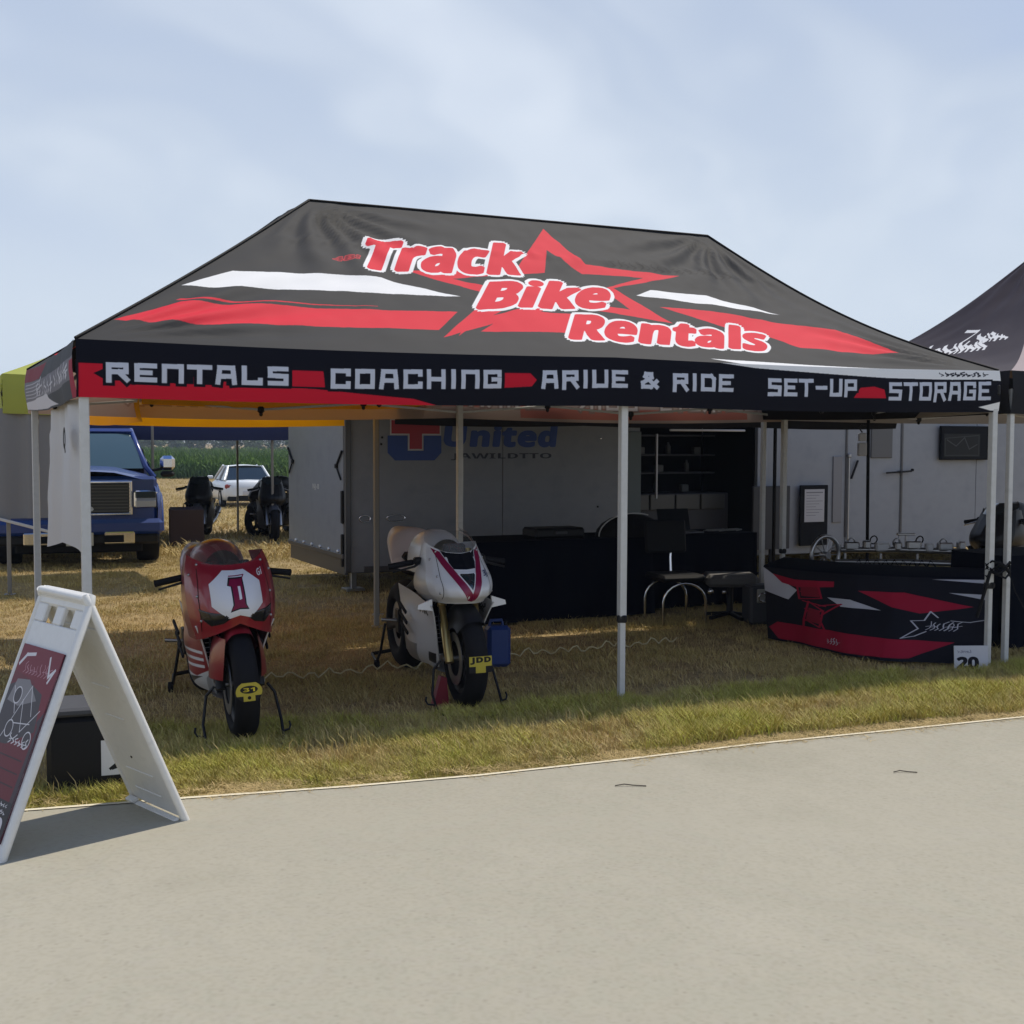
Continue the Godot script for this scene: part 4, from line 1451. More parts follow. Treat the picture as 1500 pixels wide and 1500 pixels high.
func tables() -> void:
	var along := Vector3(0.9067, 0, -0.4218)
	var a := P(-0.3, 0, 10.72)
	cloth_table("covered_table", "long folding table under a floor length black cloth behind the white bike", a, a + along * 1.75, 0.7, 0.715, false)
	var a2 := a + along * 1.8 + Vector3(-0.1, 0, -0.25)
	cloth_table("covered_table", "second black covered table, under the laptop, in front of the open trailer bay", a2, a2 + along * 1.3, 0.6, 0.7, false)
	cloth_table("covered_table", "black covered table under the plum tent at the right edge", P(3.78, 0, 9.55), P(5.5, 0, 10.3), 0.6, 0.72, false)
	X = Transform3D()
	var b := mb()
	# on the tables
	var k := thing("equipment_case", "flat black case lying on the long black covered table", "case", a + along * 0.88 + Vector3(-0.12, 0.715, -0.3), 0.43)
	b.cbox(Vector3(0, 0.045, 0), Vector3(0.5, 0.09, 0.3), 0.02)
	part("shell", b, M.black_plastic, k)
	b = mb()
	b.cbox(Vector3(0, 0.05, 0.158), Vector3(0.12, 0.025, 0.016), 0.005)
	part("handle", b, M.dark_grey, k)
	k = thing("gear_bag", "domed black gear bag with pale curved piping on the covered table", "bag", a + along * 1.5 + Vector3(-0.05, 0.715, -0.22), 0.43)
	b = mb()
	b.blob(Vector3(0.1, 0.0, 0), Vector3(0.36, 0.2, 0.2), 20)
	part("body", b, M.black_trim, k)
	b = mb()
	var arc := []
	for i in 15:
		var t := PI * (1.0 - i / 22.0)
		arc.append(Vector3(0.1 + cos(t) * 0.365, 0.005 + sin(t) * 0.205, 0.06))
	b.tube(arc, 0.006, 6)
	part("piping", b, mat(0.5, 0.5, 0.5, 0.4), k)
	k = thing("laptop", "thin dark laptop standing open on the second black covered table", "laptop", a2 + along * 0.55 + Vector3(-0.1, 0.7, -0.25), 0.43)
	b = mb()
	b.cbox(Vector3(0, 0.01, 0.05), Vector3(0.36, 0.018, 0.25), 0.005)
	part("base", b, mat(0.12, 0.12, 0.13, 0.4, 0.4), k)
	b = mb()
	b.cbox(Vector3(0, 0.12, -0.1), Vector3(0.36, 0.22, 0.01), 0.004, Basis(Vector3.RIGHT, -0.25))
	part("lid", b, M.dark, k)
	for q in [[0.25, 0.1], [0.9, 0.12], [1.1, 0.08]]:
		k = thing("cable_heap", ["tangle of thin pale cable at the left of the laptop", "tangle of thin pale cable right of the laptop", "small cable coil at the far end of the laptop table"][int(q[0] > 0.5) + int(q[0] > 1.0)], "cable", a2 + along * q[0] + Vector3(-0.05, 0.705, -0.12), 0.43)
		b = mb()
		var path := []
		for i in 26:
			path.append(Vector3(sin(i * 1.3) * q[1], 0.012 + 0.012 * absf(sin(i * 0.7)), cos(i * 0.9) * 0.05))
		b.tube(path, 0.005, 5)
		part("cable", b, mat(0.2, 0.2, 0.2, 0.5), k)
	# chair with bent chrome legs
	k = thing("chair", "black chair with arched chrome legs in front of the covered tables", "chair", P(1.44, 0, 11.0), 0.3)
	for z in [0.2, -0.2]:
		b = mb()
		arc = [Vector3(-0.2, 0, z)]
		for i in 11:
			var t := PI * (1.0 - i / 10.0)
			arc.append(Vector3(cos(t) * 0.2, 0.2 + sin(t) * 0.16, z))
		arc.append(Vector3(0.2, 0, z))
		b.tube(arc, 0.012, 8)
		part("leg_frame", b, M.chrome, k)
	b = mb()
	b.cbox(Vector3(0, 0.4, 0), Vector3(0.42, 0.06, 0.42), 0.025)
	part("seat", b, M.black_trim, k)
	b = mb()
	b.cbox(Vector3(0, 0.74, -0.22), Vector3(0.4, 0.3, 0.04), 0.018, Basis(Vector3.RIGHT, -0.12))
	part("backrest", b, M.black_trim, k)
	b = mb()
	b.tube([Vector3(0.05, 0.38, -0.2), Vector3(0.06, 0.55, -0.24), Vector3(0.07, 0.66, -0.245)], 0.012, 8)
	part("back_stem", b, M.chrome, k)
	# stool on one column
	k = thing("stool", "grey seated work stool on a black column beside the arched leg chair", "stool", P(1.95, 0, 11.15), 0.0)
	b = mb()
	b.cbox(Vector3(0, 0.36, 0), Vector3(0.46, 0.11, 0.36), 0.03)
	part("seat", b, mat(0.09, 0.085, 0.08, 0.7), k)
	b = mb()
	b.tube([Vector3(0, 0.04, 0), Vector3(0, 0.31, 0)], 0.03, 10)
	part("column", b, M.black_plastic, k)
	b = mb()
	for i in 5:
		var t := TAU * i / 5
		b.bar(Vector3(0, 0.06, 0), Vector3(cos(t) * 0.24, 0.03, sin(t) * 0.24), 0.04, 0.03, 0.006)
	part("star_base", b, M.black_plastic, k)
	for q in [[Vector3(-0.2, 0.27, 0.16), 0.03], [Vector3(0.12, 0.26, 0.16), 0.025], [Vector3(-0.08, 0.265, 0.16), 0.02]]:
		b = mb()
		b.blob(q[0], Vector3.ONE * q[1], 10)
		part("lever_knob", b, M.chrome, k)
	k = thing("tool_box", "small pale tool box with round chrome fittings beside the printed banner", "box", P(2.2, 0.0, 10.95), 0.2)
	b = mb()
	b.cbox(Vector3(0, 0.17, 0), Vector3(0.3, 0.34, 0.22), 0.02)
	part("body", b, M.dark_grey, k)
	b = mb()
	b.cbox(Vector3(-0.05, 0.25, 0.115), Vector3(0.09, 0.12, 0.02), 0.006)
	part("front_plate", b, mat(0.35, 0.34, 0.3, 0.5), k)
	for x in [0.06, -0.05]:
		b = mb()
		var ring := []
		for i in 14:
			ring.append(Vector3(x + cos(TAU * i / 14) * 0.035, 0.24 + sin(TAU * i / 14) * 0.035, 0.135))
		b.tube(ring, 0.009, 6, true)
		part("ring_handle", b, M.chrome, k)
	printed_banner()
	X = Transform3D()
	# blue jerry can by the white bike
	k = thing("jerry_can", "blue plastic jerry can standing on the grass right of the white bike", "jerry can", P(-0.1, 0, 8.75), 0.3)
	b = mb()
	b.cbox(Vector3(0, 0.15, 0), Vector3(0.17, 0.29, 0.13), 0.025)
	part("body", b, M.blue_plastic, k)
	b = mb()
	b.tube([Vector3(-0.06, 0.29, 0), Vector3(-0.05, 0.33, 0), Vector3(0.03, 0.33, 0), Vector3(0.04, 0.29, 0)], 0.012, 8)
	part("handle", b, M.blue_plastic, k)
	b = mb()
	b.tube([Vector3(0.06, 0.29, 0), Vector3(0.06, 0.32, 0)], 0.016, 10)
	part("cap", b, M.black_plastic, k)
	# rope along the grass
	k = thing("rope", "thin pale rope lying across the grass under the tent", "rope", P(-1.6, 0, 8.1))
	b = mb()
	var path := []
	for i in 90:
		var t := i / 89.0
		var p := P(lerpf(-1.6, 1.3, t), 0.045 + 0.022 * sin(i * 1.7) + 0.012 * sin(i * 0.63), lerpf(8.05, 9.75, t) + 0.04 * sin(i * 0.37) + 0.03 * sin(i * 2.3))
		path.append(p - k.position)
	b.tube(path, 0.006, 6)
	part("strand", b, M.rope, k)

func printed_banner() -> void:
	var bottom := V2([2.049, 9.941, 2.272, 9.61, 2.451, 9.2, 2.667, 8.93, 3.057, 8.85, 3.36, 8.78])
	var top := V2([1.993, 9.892, 2.338, 9.488, 2.6, 9.3, 2.789, 9.2, 3.15, 9.08, 3.45, 8.97])
	var t := world_thing("printed_table", "low table under a black cloth printed with red and white flashes at right", "table", P(2.9, 0, 9.2))
	var n := 60
	var rows := []
	var uvs := []
	var cb := Curve3D.new()
	var ct := Curve3D.new()
	for i in 6:
		cb.add_point(P(bottom[i].x, 0.02, bottom[i].y), Vector3.ZERO if i == 0 else (P(bottom[i - 1].x, 0, bottom[i - 1].y) - P(bottom[mini(i + 1, 5)].x, 0, bottom[mini(i + 1, 5)].y)) * 0.16, Vector3.ZERO if i == 0 else (P(bottom[mini(i + 1, 5)].x, 0, bottom[mini(i + 1, 5)].y) - P(bottom[i - 1].x, 0, bottom[i - 1].y)) * 0.16)
		ct.add_point(P(top[i].x, 0.6, top[i].y), Vector3.ZERO if i == 0 else (P(top[i - 1].x, 0, top[i - 1].y) - P(top[mini(i + 1, 5)].x, 0, top[mini(i + 1, 5)].y)) * 0.16, Vector3.ZERO if i == 0 else (P(top[mini(i + 1, 5)].x, 0, top[mini(i + 1, 5)].y) - P(top[i - 1].x, 0, top[i - 1].y)) * 0.16)
	for k in 13:
		var v := k / 12.0
		var row := PackedVector3Array()
		var r := PackedVector2Array()
		for i in n + 1:
			var u := float(i) / n
			var p := cb.sample_baked(u * cb.get_baked_length()).lerp(ct.sample_baked(u * ct.get_baked_length()), v)
			p += Vector3(-0.3, 0, 0.95) * (0.02 * sin(PI * v) * sin(u * 9.0) + 0.012 * (1.0 - v) * sin(u * 31.0) + 0.02 * wobble.get_noise_2d(u * 300.0, v * 120.0))
			row.append(p)
			r.append(Vector2(u, 1.0 - v))
		rows.append(row)
		uvs.append(r)
	# top edge rolls over onto the table top
	var last: PackedVector3Array = rows[12]
	var back := PackedVector3Array()
	var back2 := PackedVector3Array()
	var ur := PackedVector2Array()
	for i in n + 1:
		var u := float(i) / n
		back.append(last[i] + Vector3(0.01, 0.012, -0.02))
		back2.append(last[i] + Vector3(0.3, 0.02, -0.62))
		ur.append(Vector2(0.5, 0.4))
	var black := lin(Color(0.006, 0.006, 0.011))
	var red := lin(Color(0.3, 0.008, 0.03))
	var white := lin(Color(0.42, 0.42, 0.47))
	var cv := Canvas.new(Vector2(1, 1), Vector2.ZERO, 1024, black)
	cv.poly(V2([0.0, 1.0, 0.06, 0.9, 0.18, 0.73, 0.13, 0.59, 0.0, 0.67]), white)
	cv.poly(V2([0.05, 0.92, 0.17, 0.87, 0.37, 0.89, 0.37, 0.82, 0.18, 0.77, 0.1, 0.81]), red)
	cv.poly(V2([0.34, 0.68, 0.45, 0.68, 0.59, 0.58, 0.41, 0.58]), white)
	cv.poly(V2([0.48, 0.8, 0.67, 0.81, 0.94, 0.67, 0.74, 0.57, 0.63, 0.63]), red)
	cv.poly(V2([0.77, 0.98, 0.98, 1.0, 0.98, 0.955]), white)
	cv.poly(V2([0.84, 0.83, 1.0, 0.82, 1.0, 0.75]), white)
	cv.poly(V2([0.01, 0.17, 0.06, 0.26, 0.42, 0.26, 0.88, 0.25, 0.72, 0.04, 0.55, 0.03, 0.33, 0.02, 0.06, 0.03]), red)
	for s in [[0.18, 0.81, 0.29, 0.85, 0.31, 0.66, 0.19, 0.62, 0.18, 0.81], [0.24, 0.6, 0.21, 0.36, 0.3, 0.28, 0.32, 0.5, 0.24, 0.6], [0.3, 0.56, 0.41, 0.61, 0.31, 0.44], [0.21, 0.36, 0.2, 0.16, 0.27, 0.24, 0.35, 0.16, 0.31, 0.34], [0.21, 0.6, 0.33, 0.56], [0.2, 0.72, 0.3, 0.72], [0.22, 0.5, 0.31, 0.32], [0.31, 0.5, 0.22, 0.34]]:
		var pts := []
		for i in range(0, s.size(), 2):
			pts.append(Vector2(s[i], s[i + 1]))
		cv.line(pts, 0.012, red)
	cv.poly(V2([0.2, 0.66, 0.3, 0.67, 0.29, 0.8, 0.2, 0.78]), lin(Color(0.2, 0.01, 0.025)))
	cv.poly(V2([0.22, 0.34, 0.31, 0.32, 0.3, 0.5, 0.24, 0.52]), lin(Color(0.2, 0.01, 0.025)))
	for s in [[0.68, 0.27, 0.74, 0.39, 0.71, 0.48, 0.76, 0.49, 0.78, 0.6, 0.81, 0.53], [0.68, 0.27, 0.73, 0.3, 0.77, 0.36], [0.86, 0.5, 0.93, 0.49, 1.0, 0.53]]:
		var pts := []
		for i in range(0, s.size(), 2):
			pts.append(Vector2(s[i], s[i + 1]))
		cv.line(pts, 0.007, white)
	scrawl(cv, Vector2(0.76, 0.38), Vector2(0.12, 0.13), 7, 0.006, white, 0.25)
	scrawl(cv, Vector2(0.34, 0.09), Vector2(0.07, 0.09), 4, 0.005, white, 0.1)
	var b := mb()
	b.grid(rows, uvs)
	part("printed_cloth", b, print_mat(cv.texture(), 0.75), t)
	b = mb()
	b.grid([last, back, back2])
	part("table_top", b, M.table_cloth, t)
	b = mb()
	var lowrow := PackedVector3Array()
	for i in n + 1:
		lowrow.append(back2[i] - Vector3.UP * 0.6)
	b.grid([back2, lowrow])
	part("rear_cloth", b, M.table_cloth, t)
	# number board leaning at its right end
	var s := thing("number_board", "white board with a black 20 leaning at the foot of the right tent leg", "sign", P(3.19, 0, 8.62), 0.05)
	X = Transform3D(Basis(Vector3.RIGHT, -0.1), Vector3.ZERO)
	cv = Canvas.new(Vector2(0.24, 0.18), Vector2.ZERO, 256, lin(Color(0.5, 0.5, 0.53)))
	word(cv, "20", Vector2(0.02, 0.02), Vector2(0.17, 0.02), Vector2(0.02, 0.1), 0.004, 0, black, black)
	scrawl(cv, Vector2(0.02, 0.13), Vector2(0.1, 0.02), 8, 0.004, lin(Color(0.2, 0.2, 0.24)), 0.1)
	b = mb()
	b.cbox(Vector3(0, 0.09, 0), Vector3(0.24, 0.18, 0.008), 0.002)
	part("backing", b, M.paper, s)
	b = mb()
	b.quad(Vector3(-0.12, 0, 0.0065), Vector3(0.12, 0, 0.0065), Vector3(0.12, 0.18, 0.0065), Vector3(-0.12, 0.18, 0.0065))
	part("number_sheet", b, print_mat(cv.texture(), 0.6), s)
	# black cord that ties the two right legs
	t = world_thing("tie_cord", "black cord knotted round the pair of right tent legs", "cord", P(3.38, 0.6, 8.66))
	b = mb()
	var path := []
	for i in 40:
		var a := TAU * i / 11.0
		path.append(P(3.39 + cos(a) * 0.085, 0.66 + 0.0025 * i + 0.02 * sin(i * 2.1), 8.71 - sin(a) * 0.06))
	b.tube(path, 0.008, 6)
	part("loop", b, M.black_trim, t)
	b = mb()
	b.tube([P(3.31, 0.7, 8.63), P(3.28, 0.6, 8.62), P(3.25, 0.5, 8.61), P(3.22, 0.38, 8.62)], 0.012, 6)
	part("tail", b, M.black_trim, t)
	b = mb()
	b.tube([P(3.46, 0.66, 8.66), P(3.5, 0.55, 8.66), P(3.58, 0.42, 8.68)], 0.004, 6)
	part("tail", b, M.black_trim, t)
	# metal rack of rails behind the printed table
	t = world_thing("metal_rack", "low rack of silver metal rails and clamps behind the printed table", "rack", P(3.2, 0, 10.4))
	var r0 := P(2.75, 0.66, 10.75)
	var r1 := P(3.75, 0.69, 10.3)
	for k in 2:
		b = mb()
		var off := Vector3(0, -0.09 * k, 0.16 * k)
		b.tube([r0 + off, r0.lerp(r1, 0.5) + off + Vector3(0, 0.01, 0), r1 + off], 0.025, 8)
		part("rail", b, M.steel, t)
	for i in 9:
		var q := r0.lerp(r1, 0.04 + i * 0.115)
		b = mb()
		b.cbox(q + Vector3(0, 0.03 + 0.01 * (i % 3), 0), Vector3(0.12 if i % 2 else 0.06, 0.07, 0.08), 0.012)
		part("clamp", b, M.steel if i % 3 else mat(0.45, 0.45, 0.46, 0.4), t)
	for i in 4:
		var q := r0.lerp(r1, 0.1 + i * 0.27)
		b = mb()
		b.bar(q + Vector3(0, -0.02, 0.02), Vector3(q.x, 0.0, q.z + 0.02), 0.02, 0.02, 0.003)
		part("upright", b, M.steel, t)
	var q2 := r0.lerp(r1, 0.56)
	b = mb()
	b.tube([q2, q2 + Vector3(0, 0.13, 0)], 0.01, 8)
	b.cbox(q2 + Vector3(0, 0.14, 0), Vector3(0.15, 0.02, 0.05), 0.006)
	part("clamp_handle", b, M.steel, t)
	for i in 5:
		var q := r0.lerp(r1, 0.15 + i * 0.17)
		b = mb()
		var hoop := []
		for k in 12:
			hoop.append(q + Vector3(cos(TAU * k / 12) * 0.03, 0.07 + 0.02 * (i % 2) + sin(TAU * k / 12) * 0.035, 0.02 * sin(k * 0.5)))
		b.tube(hoop, 0.006, 5, true)
		part("strap_ring", b, M.black_plastic if i % 2 else M.steel, t)
	b = mb()
	var lash := []
	for k in 30:
		lash.append(r0.lerp(r1, 0.15 + 0.02 * k) + Vector3(0, -0.09 + 0.03 * sin(k * 1.9), 0.18))
	b.tube(lash, 0.007, 5)
	part("strap", b, M.black_plastic, t)
	t = thing("spare_wheel", "bare spoked metal motorcycle wheel standing at the left end of the rack", "wheel", P(2.66, 0.44, 10.6), 0.55)
	X = Transform3D()
	b = mb()
	var ring := []
	for i in 28:
		ring.append(Vector3(cos(TAU * i / 28) * 0.16, 0.19 + sin(TAU * i / 28) * 0.16, 0))
	b.tube(ring, 0.018, 8, true)
	part("rim", b, M.steel, t)
	for i in 10:
		b = mb()
		b.tube([Vector3(0, 0.19, 0), Vector3(cos(TAU * i / 10) * 0.155, 0.19 + sin(TAU * i / 10) * 0.155, 0)], 0.005, 5)
		part("spoke", b, M.steel, t)
	b = mb()
	b.tube([Vector3(0, 0.19, -0.04), Vector3(0, 0.19, 0.04)], 0.03, 12)
	part("hub", b, M.steel, t)
	b = mb()
	b.cbox(Vector3(0, 0.03, 0), Vector3(0.34, 0.03, 0.2), 0.006)
	b.cbox(Vector3(0, -0.21, 0), Vector3(0.06, 0.46, 0.06), 0.006)
	part("stand", b, M.black_trim, t)
	# pole with a hanging lantern
	t = world_thing("black_pole", "thin black pole standing in front of the trailer at right", "pole", P(3.4, 0, 12.0))
	b = mb()
	b.tube([P(3.42, 0, 12.0), P(3.4, 1.95, 12.0)], 0.016, 8)
	part("shaft", b, M.black_trim, t)
	t = world_thing("hanging_lantern", "white and black camping lantern hung beside the thin black pole", "lantern", P(3.34, 1.4, 11.98))
	b = mb()
	b.cbox(P(3.34, 1.52, 11.98), Vector3(0.08, 0.13, 0.06), 0.01)
	part("lower_body", b, mat(0.45, 0.45, 0.47, 0.4), t)
	b = mb()
	b.cbox(P(3.34, 1.635, 11.98), Vector3(0.07, 0.08, 0.055), 0.01)
	part("upper_body", b, mat(0.5, 0.5, 0.52, 0.4), t)
	b = mb()
	b.tube([P(3.34, 1.68, 11.98), P(3.31, 1.72, 11.98), P(3.34, 1.76, 11.98), P(3.4, 1.74, 12.0)], 0.007, 6)
	part("hook", b, M.black_plastic, t)

func side_wall() -> void:
	# white clear-vinyl sheet hung between the two left legs
	var t := world_thing("hanging_sheet", "translucent white vinyl sheet hung between the left tent legs", "sheet", P(-2.7, 0.7, 7.6))
	var a := P(-2.2, 0, 6.4)
	var c := P(-3.3, 0, 8.8)
	var n := (c - a).cross(Vector3.UP).normalized()
	var rows := []
	for k in 15:
		var v := k / 14.0
		var row := PackedVector3Array()
		for i in 31:
			var u := i / 30.0
			var hi := 1.8
			if u > 0.55:
				hi -= 0.3 * pow((u - 0.55) / 0.45, 2.0)
			var lo := lerpf(0.95, 0.92, u)
			var p := a.lerp(c, u * lerpf(0.97, 0.8, v))
			p.y = lerpf(lo + 0.06 * sin(u * 5.0), hi, v)
			p += n * (0.022 * sin(u * 14.0 + v * 1.2) * (1.0 - 0.5 * v) + 0.012 * sin(u * 37.0 - v * 3.0) * v + 0.015 * wobble.get_noise_2d(u * 160.0, v * 50.0))
			row.append(p)
		rows.append(row)
	var b := mb()
	b.grid(rows)
	part("vinyl", b, M.banner_white, t)
	b = mb()
	b.tube([P(-2.42, 1.2, 6.95) + n * 0.08, P(-2.42, 1.2, 6.95).lerp(P(-2.95, 1.22, 8.05), 1.0) + n * 0.08], 0.012, 6)
	part("batten", b, M.leg_paint, t)
	var xa := (a - c).normalized()
	var outward := xa.cross(Vector3.UP)
	X = Transform3D()
	add_text(t, "Q", a.lerp(c, 0.14) + Vector3.UP * 1.52 + outward * 0.05 - t.position, 0.13, M.black_trim, Basis(xa, Vector3.UP, outward), 0.12, 0.004)

# nose of a sport bike in the bike's own axes (x across, y up, z forwards from the front axle): rows of y, half width, front z, depth of the sweep
const NOSE_RED := [[0.64, 0.2, 0.15, 0.26], [0.70, 0.226, 0.175, 0.3], [0.76, 0.236, 0.165, 0.33], [0.82, 0.234, 0.12, 0.33], [0.88, 0.222, 0.05, 0.3], [0.93, 0.205, -0.03, 0.26]]
const NOSE_WHITE := [[0.64, 0.14, 0.13, 0.2], [0.685, 0.19, 0.18, 0.27], [0.74, 0.205, 0.17, 0.3], [0.80, 0.19, 0.1, 0.28], [0.86, 0.172, 0.02, 0.25], [0.92, 0.155, -0.06, 0.2]]

var arch_now := 0.0

func nose_row(rows: Array, y: float) -> Array:
	for i in rows.size() - 1:
		if y <= rows[i + 1][0] or i == rows.size() - 2:
			var t: float = (y - rows[i][0]) / (rows[i + 1][0] - rows[i][0])
			t = clampf(t, -0.5, 1.6)
			var a: Array = rows[maxi(i - 1, 0)]
			var b: Array = rows[i]
			var c: Array = rows[i + 1]
			var d: Array = rows[mini(i + 2, rows.size() - 1)]
			var out := [y]
			for k in [1, 2, 3]:
				out.append(cubic_interpolate(b[k], c[k], a[k], d[k], t))
			return out
	return rows[0]

func nose_at(rows: Array, x: float, y: float, out := 0.0) -> Vector3:
	var r := nose_row(rows, y)
	var k: float = clampf(absf(x) / r[1], 0.0, 1.0)
	var round_ := 1.0 - sqrt(maxf(0.0, 1.0 - k * k * 0.93))
	var s: float = (y - rows[2][0]) * 1.3                              # creases that splay upwards
	var knees := [0.0, clampf(0.34 + s, 0.14, 0.5), clampf(0.66 + s * 0.6, 0.54, 0.78), 0.88, 1.0]
	var flat := 0.0
	for i in 4:
		if k <= knees[i + 1] or i == 3:
			var k0: float = knees[i]
			var k1: float = knees[i + 1]
			flat = lerpf(1.0 - sqrt(1.0 - k0 * k0 * 0.93), 1.0 - sqrt(1.0 - k1 * k1 * 0.93), clampf((k - k0) / (k1 - k0), 0.0, 1.0))
			break
	var z: float = r[2] - r[3] * lerpf(round_, flat, 0.9) - 0.05 * k
	var v := clampf((y - rows[0][0]) / (rows[5][0] - rows[0][0]), 0.0, 1.0)
	var p := Vector3(x, y - arch_now * k * pow(1.0 - v, 2.0) + 0.05 * k * k * k * v, z)
	return p + Vector3(x * 2.0, 0.12, 1.0).normalized() * out

func nose_patch(rows: Array, pts: PackedVector2Array, out: float, th := 0.0) -> MB:     # an outline in front view laid on the nose
	var b := mb()
	var c := Vector2.ZERO
	for p in pts:
		c += p / pts.size()
	var dense := PackedVector2Array()
	for i in pts.size():
		for k in 8:
			dense.append(pts[i].lerp(pts[(i + 1) % pts.size()], k / 8.0))
	var rings := []
	var uvs := []
	for r in 6:
		var ring := PackedVector3Array()
		var ur := PackedVector2Array()
		for i in dense.size() + 1:
			var p := c.lerp(dense[i % dense.size()], r / 5.0)
			ring.append(nose_at(rows, p.x, p.y, out - (th if r == 5 else 0.0)))
			ur.append(p)
		rings.append(ring)
		uvs.append(ur)
	if not Geometry2D.is_polygon_clockwise(pts):
		rings.reverse()
		uvs.reverse()
	b.grid(rings, uvs)
	return b

func mirror(list: PackedVector2Array) -> PackedVector2Array:
	var q := PackedVector2Array()
	for p in list:
		q.append(Vector2(-p.x, p.y))
	return q

func wheel(called: String, root: Node3D, c: Vector3, r: float, w: float, discs: int) -> void:
	var prof := []
	for i in 13:
		var a := -PI * 0.62 + PI * 1.24 * i / 12.0
		prof.append(Vector2(r - w * 0.48 + cos(a) * w * 0.48, sin(a) * w * 0.52))
	prof.push_front(Vector2(r - w * 0.75, -w * 0.3))
	prof.append(Vector2(r - w * 0.75, w * 0.3))
	var t := Transform3D(Basis(Vector3.FORWARD, PI / 2), c)
	var b := mb()
	b.lathe(prof, 40, t)
	var tyre := part(called, b, M.rubber, root)
	b = mb()
	b.lathe([Vector2(r - w * 0.72, -w * 0.34), Vector2(r - w * 0.92, -w * 0.3), Vector2(r - w * 1.0, 0.0), Vector2(r - w * 0.92, w * 0.3), Vector2(r - w * 0.72, w * 0.34)], 32, t)
	part("rim", b, M.black_plastic, tyre)
	for i in 5:
		b = mb()
		var a := TAU * i / 5
		b.bar(c, c + Vector3(0, cos(a), sin(a)) * (r - w * 0.9), 0.028, 0.022, 0.006, Vector3.RIGHT)
		part("spoke", b, M.black_plastic, tyre)
	for i in discs:
		b = mb()
		var x := (0.066 if i else -0.066)
		b.lathe([Vector2(0.105, -0.002), Vector2(0.158, -0.002), Vector2(0.158, 0.002), Vector2(0.105, 0.002), Vector2(0.105, -0.002)], 32, Transform3D(Basis(Vector3.FORWARD, PI / 2), c + Vector3(x, 0, 0)), false)
		part("brake_disc", b, M.steel, tyre)

func fair_x(v: float) -> float:
	return 0.085 + 0.075 * sin(PI * 0.5 * v) + 0.045 * pow(v, 4.0)

